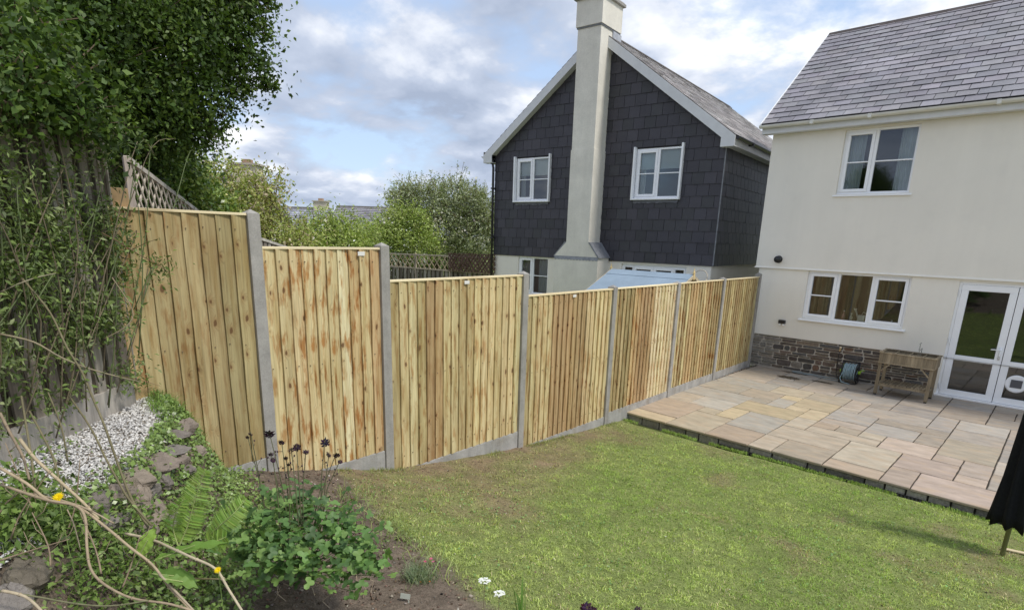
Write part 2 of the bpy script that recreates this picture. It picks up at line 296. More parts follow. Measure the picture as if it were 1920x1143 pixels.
def hz(x, y):
    'ground height'
    x = np.asarray(x, float); y = np.asarray(y, float)
    b = np.interp(y, YB, ZB); s = (x-S0[0])*R2+(y-S0[1])*R2; t = (x-S0[0])*R2-(y-S0[1])*R2
    e = edge(t); k = sstep(e-0.02, e+0.44, s); near = sstep(-3.2, -1.2, x)
    top = 1.44+0.03*fnoise(x, y, 6, 3); r = np.where(b < top, top*(1-k)+b*k, b); b = b+(r-b)*near*sstep(-9.9, -10.7, y)
    far = sstep(6, 40, np.hypot(x-2, y+6)); b = b*(1-far)+(-0.6)*far
    return b+0.025*(fnoise(x, y, 2.1, 1)-0.5)
def gpt(x, y, lift=0.0, wmax=12.0):
    'point where the sight line of photograph pixel x, y meets the ground, pulled back by lift metres in height'
    w = np.arange(1.2, wmax, 0.01); a = np.array(at(x, y, 0.0)); d = np.array(at(x, y, 1.0))-a; P = a+w[:, None]*d
    k = np.nonzero(P[:, 2] < hz(P[:, 0], P[:, 1])+lift)[0]; return at(x, y, float(w[k[0]]) if len(k) else wmax)
def hz1(x, y): return float(hz(x, y))
def bedmask(x, y): return sstep(0.10, -0.10, y-(-10.30-0.22*x)+0.22*(fnoise(x, y, 3.0, 9)-0.5))       # 1 in the flower bed
def bare(x, y):
    'bare trodden earth: along the new fence and in a few patches'
    n = fnoise(x, y, 1.7, 4); w_ = 1.25+0.75*sstep(-7.2, -9.2, y); a = sstep(1.0, 0.08, (x-1.5*(n-0.5))/w_)*sstep(-4.9, -6.4, y)
    a = np.maximum(a, sstep(0.42, 0.12, np.hypot((x-1.25)/1.4, y+9.35))*0.9)
    b = sstep(0.55, 0.85, n)*0.5
    return np.clip(np.maximum(a*(0.72+0.9*(fnoise(x, y, 5, 6)-0.5)), b), 0, 1)
# ground sheet
def grid_axis(a, b, lo, hi, fine, coarse):
    xs = list(np.arange(lo, hi+1e-6, fine)); q = lo; st = fine
    while q > a: st = min(st*1.35, coarse); q -= st; xs.insert(0, q)
    q = hi; st = fine
    while q < b: st = min(st*1.35, coarse); q += st; xs.append(q)
    return np.array(xs)
gx = grid_axis(-900, 900, -0.8, 5.6, 0.045, 90); gy = grid_axis(-500, 1200, -13.2, -4.8, 0.045, 90)
GXX, GYY = np.meshgrid(gx, gy); ZZ = hz(GXX, GYY)
s_ = (GXX-S0[0])*R2+(GYY-S0[1])*R2
soil = bedmask(GXX, GYY); dirt = bare(GXX, GYY)
inpatio = (GYY > -5.35) & (GXX > 0.1) & (GXX < 9); ZZ = np.where(inpatio, -0.16, ZZ)
rough = np.clip(np.maximum(soil, dirt*0.6), 0, 1); ZZ = ZZ+rough*0.035*(fnoise(GXX, GYY, 14, 2)-0.5)
nn = fnoise(GXX, GYY, 9, 12)[..., None]
C_ = np.array([0.20, 0.24, 0.08])*(0.7+0.6*nn); Cd = np.array([0.235, 0.175, 0.115])*(0.7+0.6*nn); Cs = np.array([0.165, 0.132, 0.102])*(0.6+0.8*nn)
Cg = C_*(1-dirt[..., None])+Cd*dirt[..., None]; Cg = Cg*(1-soil[..., None])+Cs*soil[..., None]
ny, nx = GXX.shape; idx = np.arange(nx*ny).reshape(ny, nx)
Fg = np.stack([idx[:-1, :-1], idx[:-1, 1:], idx[1:, 1:], idx[1:, :-1]], -1).reshape(-1, 4)
M['ground'] = mat('earth', (1, 1, 1), 0.95, 0.1, n=(35, 0.35), n2=(140, 0.3), bump=(70, 0.8, 0.02))
gobj = npmesh('ground', np.stack([GXX, GYY, ZZ], -1).reshape(-1, 3), Fg, Cg.reshape(-1, 3), M['ground'], smooth=True); tag(gobj, kind='structure')
# ---------------------------------------------------------------- grass
def blades(name, X, Y, H, W, col, lean=0.5, z=None, label=None, cat=None, kind='stuff', cuts=1, parent=None):
    n = len(X); Z = hz(X, Y) if z is None else z; P = np.stack([X, Y, Z-0.004], 1); a = RNG.uniform(0, 2*PI, n)
    d = np.stack([np.cos(a), np.sin(a), np.zeros(n)], 1); ln = RNG.uniform(0.1, 1, (n, 1))*lean; b = RNG.uniform(0, 2*PI, n)
    w = np.stack([np.cos(b), np.sin(b), np.zeros(n)], 1)*W[:, None]/2; up = np.array([0, 0, 1.0]); H = H[:, None]
    m = P+(d*ln*0.35+up*0.6)*H; t = P+(d*ln+up*(1-0.35*ln))*H
    V = np.stack([P-w, P+w, m+w*0.8, m-w*0.8, t], 1).reshape(-1, 3); i = np.arange(n)[:, None]*5
    F = np.concatenate([i+np.array([[0, 1, 2]]), i+np.array([[0, 2, 3]]), i+np.array([[3, 2, 4]])]); C = np.repeat(col, 5, axis=0)
    C[4::5] *= 1.15
    o = npmesh(name, V, F, C, M['grass'], parent)
    if label or kind: tag(o, label, cat, kind=kind)
    return o
n = 330000
X = RNG.uniform(0.03, 5.6, n); Y = RNG.uniform(-11.6, -5.42, n)
dist = np.hypot(X-CAM.x, Y-CAM.y); dm = bare(X, Y); sm = bedmask(X, Y)
# keep what the camera or a neighbour view can see, thin out in the bare earth and the bed
keep = (RNG.uniform(size=n) > dm*0.93) & (RNG.uniform(size=n) > sm*1.02) & (RNG.uniform(size=n) < np.clip(6.2/dist, 0.55, 1)) & (Y > -11.4)
X, Y, dm = X[keep], Y[keep], dm[keep]; n = len(X)
pn = fnoise(X, Y, 1.3, 21); p2 = fnoise(X, Y, 4.5, 31); p3 = fnoise(X, Y, 12, 41)
green = np.array([0.34, 0.46, 0.125]); lime = np.array([0.47, 0.55, 0.19]); straw = np.array([0.68, 0.60, 0.36]); dark = np.array([0.15, 0.21, 0.06])
k1 = sstep(0.35, 0.68, pn)[:, None]; k2 = sstep(0.45, 0.75, p2)[:, None]
col = green*(1-k1)+lime*k1; dry = np.clip(0.07+0.6*dm[:, None]+0.20*k2+0.12*sstep(1.8, 0.4, X)[:, None], 0, 0.85)
isd = RNG.uniform(size=(n, 1)) < dry; col = np.where(isd, straw*RNG.uniform(0.45, 1.0, (n, 1)), col)
isk = RNG.uniform(size=(n, 1)) < 0.24+0.2*dm[:, None]; col = np.where(isk, dark*RNG.uniform(0.5, 1.3, (n, 1)), col)
isb = RNG.uniform(size=(n, 1)) < dm[:, None]*0.7; col = np.where(isb, np.array([0.38, 0.30, 0.17]), col)
col = 1.08*col*RNG.uniform(0.75, 1.25, (n, 1))*(0.85+0.3*p3[:, None])
cn = sstep(0.35, 0.7, fnoise(X, Y, 16, 91)); col = col*(0.74+0.46*cn[:, None])
blades('lawn_grass', X, Y, RNG.uniform(0.010, 0.027, n)*(1-0.3*dm)*(0.6+0.8*cn), RNG.uniform(0.0028, 0.006, n), col, 1.3, label='short mown lawn grass, patchy and yellowed near the new fence', cat='grass')
# longer unmown grass against the patio edge and here and there along the fence
n = 5200; u = RNG.uniform(0.1, 6, n); o_ = 5.56+abs(RNG.normal(0, 0.035, n)); P = np.array([HW(a, b) for a, b in zip(u, o_)]); k = fnoise(u, u*0, 3, 77) > 0.36; P = P[k]; n = len(P)
blades('edge_grass', P[:, 0], P[:, 1], RNG.uniform(0.02, 0.055, n), RNG.uniform(0.003, 0.006, n), jcol(n, (0.30, 0.42, 0.11), 0.3), 0.9, label='longer unmown grass fringe along the patio edge', cat='grass')
n = 2600; Y = RNG.uniform(-10.3, -5.5, n); X = 0.04+abs(RNG.normal(0, 0.05, n)); k = fnoise(Y, Y*0, 2.2, 78) > 0.55; X, Y = X[k], Y[k]; n = len(X)
blades('fence_grass', X, Y, RNG.uniform(0.02, 0.06, n), RNG.uniform(0.003, 0.006, n), jcol(n, (0.33, 0.36, 0.15), 0.3), 1.0, label='sparse tufts of rough grass against the gravel boards', cat='grass')
# clover and daisy leaves among the mown grass
n = 5200; X = RNG.uniform(0.5, 5.6, n); Y = RNG.uniform(-10.8, -5.6, n); k = (fnoise(X, Y, 2.2, 88) > 0.56) & (bedmask(X, Y) < 0.3); X, Y = X[k], Y[k]; n = len(X)
V, F, C = leaf_arrays(np.stack([X, Y, hz(X, Y)+0.016], 1), 0.018, jcol(n, (0.22, 0.34, 0.12), 0.25), NRM=unit(RNG.normal(size=(n, 3))*0.3+np.array([0, 0, 1.0])), wid=0.95)
tag(npmesh('clover', V, F, C, M['leaf']), 'small clover leaves spread through the lawn', 'clover', kind='stuff')
# ---------------------------------------------------------------- patio
pb = MB(); UG = lambda k: 0.118+0.311*k; VG = lambda k: 5.46-0.3165*k    # k counted from the left and from the lawn edge
rects = [(1,0,2,1),(1,1,2,3),(1,4,1,2),(2,4,2,2),(1,6,3,2),(3,0,2,3),(3,3,1,1),(4,3,1,2),(4,5,3,2),(4,7,1,1),(5,0,2,2),(5,2,2,3),(7,0,1,2),(7,2,3,2),(7,4,1,2),(7,6,1,2),(1,8,2,2),
 (1,10,3,2),(3,8,2,2),(1,12,2,3),(5,7,1,2),(5,9,1,1),(6,7,1,1),(6,8,2,2),(8,0,2,2),(10,0,2,1),(10,1,2,3),(12,0,1,2),(12,2,2,2),(13,0,3,2),(14,2,1,1),(14,3,1,2),(13,4,1,1),(13,5,2,3),(11,4,2,2),(10,5,1,1),(8,4,3,1),(8,5,1,1),(9,5,1,1),
 (10,6,2,2),(12,6,1,2),(10,8,3,1),(8,6,2,1),(8,7,2,2),(8,9,1,1),(8,10,1,2),(9,9,3,2),(9,11,1,1),(10,11,2,2),(10,13,2,1),(7,12,3,2),(12,9,1,3),(12,12,2,3),(13,8,2,2),(13,10,2,2),(14,12,2,2),(4,10,2,2),(6,10,2,2),(3,12,2,2),(5,12,2,3)]
for j_ in range(18): pass
occ = {}
final = []
for (a, b, w, h) in rects:
    cells = [(i, j) for i in range(a, a+w) for j in range(b, b+h)]
    if not cells or any(c in occ for c in cells): continue
    for c in cells: occ[c] = 1
    final.append((a, b, w, h))
rr_ = random.Random(5)
for j in range(18):
    for i in range(1, 30):
        if (i, j) in occ: continue
        for (w, h) in rr_.sample([(3, 2), (2, 3), (2, 2), (2, 1), (1, 2), (1, 1), (2, 2), (3, 2)], 8)+[(2, 1), (1, 2), (1, 1)]:
            cells = [(x, y) for x in range(i, i+w) for y in range(j, j+h)]
            if any(c in occ for c in cells) or i+w > 30 or j+h > 18: continue
            for c in cells: occ[c] = 1
            final.append((i, j, w, h)); break
buff = [(0.49, 0.405, 0.27), (0.46, 0.395, 0.29), (0.42, 0.375, 0.30), (0.45, 0.39, 0.30), (0.51, 0.42, 0.27), (0.43, 0.365, 0.28), (0.45, 0.36, 0.27), (0.40, 0.37, 0.315)]
greyb = [(0.38, 0.335, 0.285), (0.40, 0.345, 0.28), (0.36, 0.325, 0.29), (0.42, 0.36, 0.295), (0.39, 0.33, 0.27), (0.40, 0.365, 0.32)]
pink = [(0.43, 0.345, 0.285), (0.45, 0.365, 0.295), (0.42, 0.37, 0.31), (0.44, 0.39, 0.31), (0.42, 0.35, 0.29)]
for (a, b, w, h) in final:
    u0, u1 = UG(a)+0.007, UG(a+w)-0.007; o1, o0 = VG(b)-0.010, VG(b+h)+0.010
    if a == 1: u0 = 0.27+0.03*rr_.random()       # rough gravel strip along the fence
    if b == 0: o1 += 0.03
    o0 = max(o0, 0.015)
    if o1-o0 < 0.05: continue
    c = rr_.choice(pink if (a > 10 and b < 5) else greyb if (b > 10 or (a > 7 and b > 5)) else buff); k = rr_.uniform(0.78, 1.08); c = tuple(q*k for q in c); z = rr_.uniform(-0.002, 0.002); tl = rr_.uniform(-0.002, 0.002)
    nU = max(2, int((u1-u0)/0.12)); nV = max(2, int((o1-o0)/0.12)); ring = []
    for i in range(nU): ring.append((u0+(u1-u0)*i/nU, o0))
    for i in range(nV): ring.append((u1, o0+(o1-o0)*i/nV))
    for i in range(nU): ring.append((u1-(u1-u0)*i/nU, o1))
    for i in range(nV): ring.append((u0, o1-(o1-o0)*i/nV))
    m_ = len(ring); cu, cv = (u0+u1)/2, (o0+o1)/2; jit = [(rr_.uniform(-1, 1)*0.0035, rr_.uniform(-1, 1)*0.0035) for _ in ring]
    ch = 0.007; bot = [HW(x+jx, y+jy, -0.03) for (x, y), (jx, jy) in zip(ring, jit)]; mid = [HW(x+jx, y+jy, z-ch) for (x, y), (jx, jy) in zip(ring, jit)]
    def ins(x, y): return (x+(cu-x)/max(abs(cu-x), 0.05)*min(ch, abs(cu-x)), y+(cv-y)/max(abs(cv-y), 0.05)*min(ch, abs(cv-y)))
    top = [HW(*ins(x+jx, y+jy), z+tl*(x-cu)) for (x, y), (jx, jy) in zip(ring, jit)]
    pb.add(bot+mid+top, [(i, (i+1) % m_, m_+(i+1) % m_, m_+i)[::-1] for i in range(m_)]+[(m_+i, m_+(i+1) % m_, 2*m_+(i+1) % m_, 2*m_+i)[::-1] for i in range(m_)]+[tuple(range(2*m_, 3*m_))[::-1]], c)
pat = tag(pb.build('patio', M['slab']), kind='structure')
jb = MB(); q = [HW(0.20, 0.0), HW(9.4, 0.0), HW(9.4, 5.42), HW(0.20, 5.42)]
jb.hexa([(p.x, p.y, -0.19) for p in q]+[(p.x, p.y, -0.016) for p in q]); tag(jb.build('patio_bed', M['joint']), kind='structure')
eb = MB(); x = 0.2; er = random.Random(3)
while x < 9.2:
    w = er.choice([0.21, 0.44, 0.21, 0.3]); k = er.uniform(0.5, 1.2)
    for dz in [0]:
        y_ = 5.455+er.uniform(-.012, .012); p = [HW(x, 5.40), HW(x+w-0.02, 5.40), HW(x+w-0.02, y_), HW(x, y_+er.uniform(-.01, .01))]
        eb.hexa([(a.x, a.y, -0.18) for a in p]+[(a.x, a.y, -0.033-er.uniform(0, .01)) for a in p], (0.32*k, 0.30*k, 0.26*k))
    x += w
tag(eb.build('patio_edge_blocks', M['stone'], bevel=0.006), kind='structure')
# black saw-toothed lawn edging along the patio
ed = MB(); x = 1.9
while x < 9:
    a = HW(x, 5.50, -0.10); b = HW(x+0.016, 5.50, -0.10); c = HW(x+0.016, 5.54, -0.108); d = HW(x, 5.54, -0.108)
    ed.hexa([a-Vector((0, 0, .05)), b-Vector((0, 0, .05)), c-Vector((0, 0, .05)), d-Vector((0, 0, .05)), a, b, c, d], (0.8, 0.8, 0.8)); x += 0.036
a, b = HW(1.9, 5.495, -0.12), HW(9, 5.495, -0.12); ed.bar(a, b, 0.015, 0.05)
tag(ed.build('lawn_edging', M['blackp']), 'black saw-toothed plastic edging between the lawn and the patio', 'edging')
# gravel strip and bed stones
def chips(name, P, size, col, label, cat, kind='stuff', material='pebble', flat=0.6):
    n = len(P); base = np.array([[1, 0, 0], [0, 1, 0], [-1, 0, 0], [0, -1, 0], [0, 0, 1], [0, 0, -1.]])
    fa = np.array([[0, 1, 4], [1, 2, 4], [2, 3, 4], [3, 0, 4], [1, 0, 5], [2, 1, 5], [3, 2, 5], [0, 3, 5]])
    B = base[None]*RNG.uniform(0.55, 1.2, (n, 6, 1)); B = B+RNG.normal(0, 0.12, (n, 6, 3)); a = RNG.uniform(0, 2*PI, n); ca, sa = np.cos(a), np.sin(a)
    x = B[..., 0]*ca[:, None]-B[..., 1]*sa[:, None]; y = B[..., 0]*sa[:, None]+B[..., 1]*ca[:, None]
    tx, ty = RNG.normal(0, 0.5, (2, n)); z = B[..., 2]*flat+x*tx[:, None]*0.5+y*ty[:, None]*0.5
    V = P[:, None]+np.stack([x, y, z], -1)*size[:, None, None]; F = (np.arange(n)[:, None, None]*6+fa[None]).reshape(-1, 3)
    return tag(npmesh(name, V.reshape(-1, 3), F, np.repeat(col, 6, axis=0), M[material]), label, cat, kind=kind)
n = 900; u = RNG.uniform(0.05, 0.45, n)**1; v = RNG.uniform(0.0, 5.5, n); u = 0.22+0.12*RNG.normal(size=n)*0.6
P = np.array([HW(a, b, -0.008) for a, b in zip(u, v)]); P = P[P[:, 0] > 0.03]; n = len(P)
chips('fence_gravel', P, RNG.uniform(0.006, 0.02, n), jcol(n, (0.36, 0.29, 0.22), 0.3), 'loose stone chippings along the fence foot beside the patio', 'gravel')
P = np.stack([RNG.uniform(0.15, 5.2, 1500), RNG.uniform(-13, -9.6, 1500)], 1); P = P[bedmask(P[:, 0], P[:, 1]) > 0.5]; n = len(P)
chips('bed_stones', np.column_stack([P, hz(P[:, 0], P[:, 1])+0.004]), RNG.uniform(0.003, 0.014, n)*RNG.choice([1, 1, 1, 1.6], n), jcol(n, (0.34, 0.29, 0.24), 0.4), 'small stones and clods scattered on the soil of the flower bed', 'stones')
P = np.stack([RNG.uniform(0.0, 5.2, 26000), RNG.uniform(-13, -5.5, 26000)], 1); k = np.maximum(bedmask(P[:, 0], P[:, 1]), bare(P[:, 0], P[:, 1])*0.55); P = P[RNG.uniform(size=len(P)) < k]; n = len(P)
chips('soil_crumbs', np.column_stack([P, hz(P[:, 0], P[:, 1])]), RNG.uniform(0.004, 0.013, n), jcol(n, (0.13, 0.088, 0.062), 0.45), 'crumbly brown soil and debris on the bed and bare lawn edge', 'soil')
n = 900; X = RNG.uniform(0.1, 5.5, n); Y = RNG.uniform(-10.6, -5.5, n)
chips('lawn_debris', np.column_stack([X, Y, hz(X, Y)+0.018]), RNG.uniform(0.003, 0.007, n), jcol(n, (0.55, 0.50, 0.40), 0.25), 'pale fallen petals and bits scattered over the lawn', 'petals')
# white pebbles on the raised bed
n = 30000; t_ = RNG.uniform(-0.35, 2.6, n); s2 = RNG.uniform(-0.02, 0.75, n); e = edge(t_)-0.02; ok = s2 < e+0.06*RNG.normal(size=n)*0.6
t_, s2 = t_[ok], s2[ok]; X = S0[0]+(s2+t_)*R2; Y = S0[1]+(s2-t_)*R2; n = len(X); br = RNG.uniform(0.5, 1.0, (n, 1)); isd = RNG.uniform(size=(n, 1)) < 0.12
colp = np.where(isd, np.array([[0.22, 0.19, 0.15]]), np.array([[0.82, 0.80, 0.77]])*br)
chips('white_pebbles', np.column_stack([X, Y, hz(X, Y)+RNG.uniform(0.0, 0.014, n)]), RNG.uniform(0.006, 0.014, n), colp, 'white stone chippings covering the raised bed under the old fence', 'pebbles')
# ---------------------------------------------------------------- the new fence
fence = empty('timber_fence', (0, -5.8, 0), 0, 'new stepped closeboard fence of pale timber panels between concrete posts', 'fence')
PY = [-10.844, -9.677, -7.708, -5.757, -3.786, -1.906, -0.027]; PZT = [2.747, 2.521, 2.223, 1.987, 1.972, 1.982, 2.022]
PTOP = [2.747, 2.506, 2.213, 1.97, 1.97, 1.97, 1.97]; PBOT = [0.81, 0.565, 0.298, 0.066, 0.11, 0.14, 0.14]
tn = dict(y=(0.65, 0.54, 0.30), p=(0.73, 0.64, 0.41), b=(0.46, 0.33, 0.175), o=(0.50, 0.41, 0.215), g=(0.60, 0.525, 0.295), r=(0.55, 0.41, 0.215), k=(0.41, 0.33, 0.17))
runs = ['rokkokkk', 'yyyyyypryr', 'oygobbyyooyyyyyyg', 'oyyyybbbbbbbyyyyyy', 'okokkrrbbbrppppppp', 'ggkgrrrooyrbokkk', 'gokogokkogokogokg']
rust = [0.5, 1.0, 0.6, 0.6, 0.8, 0.9, 0.6]; fr = random.Random(11)
for i in range(7):
    y0 = -11.78 if i == 0 else PY[i-1]+0.047; y1 = PY[i]-0.047; run = runs[i].replace(' ', ''); nb = len(run); pit = (y1-y0)/nb; mb = MB()
    seg = 0; prevc = None; uo = vo = 0
    for j, ch in enumerate(run):
        if ch != prevc or fr.random() < 0.42: uo, vo = fr.uniform(0, 40), fr.uniform(0, 40); rs = rust[i]*fr.uniform(0.5, 1.3)
        prevc = ch; uo += fr.uniform(-.02, .02); vo += fr.uniform(-.09, .09)
        a = y0+j*pit; b = a+pit+0.014; k = fr.uniform(0.9, 1.08); c = tuple(q*k*fr.uniform(0.98, 1.02) for q in tn[ch])+(min(1, rs),)
        zt = PTOP[i]-0.018; wv = fr.uniform(-.0015, .0015)
        # feather edge: thick near edge overlapping the thin edge of the board before it
        t0, t1 = 0.027+wv, 0.006
        nz = 12; vs = []; uv = []; th = fr.uniform(-1, 1)*0.0025
        zb = PBOT[i] - (0.0 if i else 0.0)
        for kz in range(nz+1):
            z = zb+(zt-zb)*kz/nz; cup = 0.0028*math.sin(kz*0.9+j*2.1)+th*(kz/nz-0.5)*2
            for (yy, xx) in ((a, 0.010), (b, 0.0), (b, t1+cup*0.5), (a, t0+cup)):
                vs.append((xx, yy+0.0016*math.sin(kz*1.3+j), z)); uv.append((yy-a+uo, z+vo))
        fs = [(0, 1, 2, 3)]+[(kz*4+q, kz*4+(q+1) % 4, kz*4+4+(q+1) % 4, kz*4+4+q)[::-1] for kz in range(nz) for q in range(4)]+[tuple(nz*4+q for q in (3, 2, 1, 0))]
        mb.add(vs, fs, c, uv)
        for zr_ in (PBOT[i]+0.15, (PBOT[i]+PTOP[i])/2, PTOP[i]-0.12): yn = a+0.022+fr.uniform(-.004, .004); zn = zr_+fr.uniform(-.012, .012); mb.box(0.018, t0+0.0035, yn-0.0035, yn+0.0035, zn-0.0035, zn+0.0035, (0.20, 0.15, 0.10, 0))
    pn_ = mb.build('fence_panel', M['wood'], fence); pn_.location = (0, 5.8, 0)
    cb = MB(); cb.add(*MB().box(-0.045, 0.028, y0, y1, PTOP[i]-0.018, PTOP[i], (0.80, 0.68, 0.42, 0.0)).__dict__['v':'v'] if False else ([(x, y, z) for z in (PTOP[i]-0.018, PTOP[i]) for x, y in ((-0.045, y0), (0.028, y0), (0.028, y1), (-0.045, y1))], [(3, 2, 1, 0), (4, 5, 6, 7), (0, 1, 5, 4), (1, 2, 6, 5), (2, 3, 7, 6), (3, 0, 4, 7)], (0.80, 0.69, 0.45, 0.0), [(fr.random()*0.02+3, y*0.2) for z in (0, 1) for y in (y0, y0, y1, y1)]))
    c_ = cb.build('capping_rail', M['wood'], pn_, bevel=0.002)
    for z in (PBOT[i]+0.15, (PBOT[i]+PTOP[i])/2, PTOP[i]-0.12):
        rb = MB(); rb.box(-0.042, -0.004, y0, y1, z-0.04, z+0.04, (0.6, 0.47, 0.24)); rb.build('back_rail', M['wood'], pn_)
for i, y in enumerate(PY):
    mb = MB(); z0 = hz1(0.05, y)-0.3; zt = PZT[i]; w = 0.047; cx0, cx1 = -0.072, 0.040
    mb.hexa([(cx0, y-w, z0), (cx1, y-w, z0), (cx1, y+w, z0), (cx0, y+w, z0), (cx0, y-w, zt), (cx1, y-w, zt), (cx1, y+w, zt), (cx0, y+w, zt)])
    ap = (-0.016, y, zt+0.032)
    mb.add([(cx0, y-w, zt), (cx1, y-w, zt), (cx1, y+w, zt), (cx0, y+w, zt), ap], [(0, 1, 4), (1, 2, 4), (2, 3, 4), (3, 0, 4)])
    o = mb.build('concrete_post', M['concrete'], fence, bevel=0.004); o.location = (0, 5.8, 0)
for i in range(7):
    y0 = PY[0]-0.9 if i == 0 else PY[i-1]+0.047; y1 = PY[i]-0.047
    if i == 0: y0 = -11.2
    mb = MB(); mb.box(-0.025, 0.022, y0, y1, PBOT[i]-0.33, PBOT[i]-0.002)
    o = mb.build('gravel_board', M['gboard'], fence, bevel=0.004); o.location = (0, 5.8, 0)
mb = MB(); mb.box(-0.10, -0.02, -11.80, -11.62, 0.9, 2.865); o = mb.build('timber_post', M['newpost'], fence, bevel=0.004); o.location = (0, 5.8, 0)
for (i, f) in ((1, 0.79), (2, 0.52), (3, 0.50)):
    y = (PY[i-1]*(1-f)+PY[i]*f); lb = MB(); lb.box(0.031, 0.0325, y-0.035, y+0.035, PTOP[i]-0.07, PTOP[i]-0.035, (0.75, 0.74, 0.70)); o = lb.build('paper_tag', M['plain'], fence); o.location = (0, 5.8, 0)
# ---------------------------------------------------------------- houses
def wallgrid(mb, holes, x0, x1, z0, z1, y, rev, col=(1, 1, 1)):
    xs = sorted({x0, x1, *[h[0] for h in holes], *[h[1] for h in holes]}); zs = sorted({z0, z1, *[h[2] for h in holes], *[h[3] for h in holes]})
    xs = [x for x in xs if x0 <= x <= x1]; zs = [z for z in zs if z0 <= z <= z1]
    for a, b in zip(xs, xs[1:]):
        for c, d in zip(zs, zs[1:]):
            if any(h[0] <= (a+b)/2 <= h[1] and h[2] <= (c+d)/2 <= h[3] for h in holes): continue
            mb.add([(a, y, c), (b, y, c), (b, y, d), (a, y, d)], [(0, 1, 2, 3)], col)
    for h in holes:
        a, b, c, d = max(h[0], x0), min(h[1], x1), max(h[2], z0), min(h[3], z1)
        if a >= b or c >= d: continue
        for p, q in (((a, c), (a, d)), ((b, d), (b, c)), ((a, d), (b, d)), ((b, c), (a, c))):
            mb.add([(p[0], y, p[1]), (q[0], y, q[1]), (q[0], y+rev, q[1]), (p[0], y+rev, p[1])], [(0, 1, 2, 3)], col)
def frame_ring(mb, x0, x1, z0, z1, w, y0, y1):
    mb.box(x0, x1, y0, y1, z0, z0+w); mb.box(x0, x1, y0, y1, z1-w, z1); mb.box(x0, x0+w, y0, y1, z0+w, z1-w); mb.box(x1-w, x1, y0, y1, z0+w, z1-w)
def window(parent, x0, x1, z0, z1, y, lights, sill=None, side=False, name='window', fw=0.045):
    'lights: (fraction0, fraction1, opens, bar)'
    f = MB(); gl = MB(); W = x1-x0; frame_ring(f, x0, x1, z0, z1, fw, y, y+0.06)
    ix0, ix1 = x0+fw, x1-fw
    for k, (a, b, op, bar) in enumerate(lights):
        a, b = ix0+(ix1-ix0)*a, ix0+(ix1-ix0)*b
        if k: f.box(a-0.028, a+0.028, y+0.002, y+0.058, z0+fw, z1-fw); a += 0.028
        if k < len(lights)-1: b -= 0.028
        c, d = z0+fw, z1-fw
        if op: frame_ring(f, a+0.001, b-0.001, c+0.001, d-0.001, 0.055, y-0.016, y+0.05); a += 0.056; b -= 0.056; c += 0.056; d -= 0.056
        gl.add([(a, y+0.032, c), (b, y+0.032, c), (b, y+0.032, d), (a, y+0.032, d)], [(0, 1, 2, 3)])
        if bar: f.box(a, b, y+0.012, y+0.052, (c+d)/2-0.012, (c+d)/2+0.012)
    o = f.build(name, M['upvc'], parent, bevel=0.005); gl.build('pane', M['glass'], o)
    if sill:
        s = MB(); s.hexa([(x0-0.05, y-sill, z0-0.045), (x1+0.05, y-sill, z0-0.045), (x1+0.05, y+0.01, z0-0.045), (x0-0.05, y+0.01, z0-0.045), (x0-0.05, y-sill, z0-0.018), (x1+0.05, y-sill, z0-0.018), (x1+0.05, y+0.01, z0-0.002), (x0-0.05, y+0.01, z0-0.002)])
        s.build('sill', M['upvc'], o, bevel=0.006)
    if side:
        s = MB(); s.box(x0-0.05, x0-0.002, y-side, y+0.03, z0-0.04, z1+0.04); s.box(x1+0.002, x1+0.05, y-side, y+0.03, z0-0.04, z1+0.06); s.box(x0-0.002, x1+0.002, y-side, y+0.0, z0-0.04, z0-0.003)
        s.build('surround', M['upvc'], o, bevel=0.008)
    return o
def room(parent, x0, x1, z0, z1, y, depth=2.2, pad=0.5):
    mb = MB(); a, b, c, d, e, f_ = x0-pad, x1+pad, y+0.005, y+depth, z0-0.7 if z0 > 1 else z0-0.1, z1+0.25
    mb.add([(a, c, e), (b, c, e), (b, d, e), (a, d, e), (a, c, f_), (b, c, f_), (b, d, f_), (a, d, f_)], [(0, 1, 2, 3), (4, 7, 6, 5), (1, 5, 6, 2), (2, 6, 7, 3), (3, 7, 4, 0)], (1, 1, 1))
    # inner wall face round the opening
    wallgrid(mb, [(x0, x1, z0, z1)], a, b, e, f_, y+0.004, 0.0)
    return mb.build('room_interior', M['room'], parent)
def curtain(parent, x0, x1, z0, z1, y, amp=0.025, waves=None, col=(1, 1, 1)):
    mb = MB(); n = 28; waves = waves or max(2, (x1-x0)/0.07); vs = []
    for j in range(2):
        for i in range(n+1):
            f = i/n; vs.append((x0+(x1-x0)*f, y+amp*math.sin(f*waves*2*PI)+amp*0.4*math.sin(f*waves*5), (z0, z1)[j]))
    mb.add(vs, [(i, i+1, n+2+i, n+1+i) for i in range(n)], col); return mb.build('curtain', M['curtain'], parent, smooth=True)
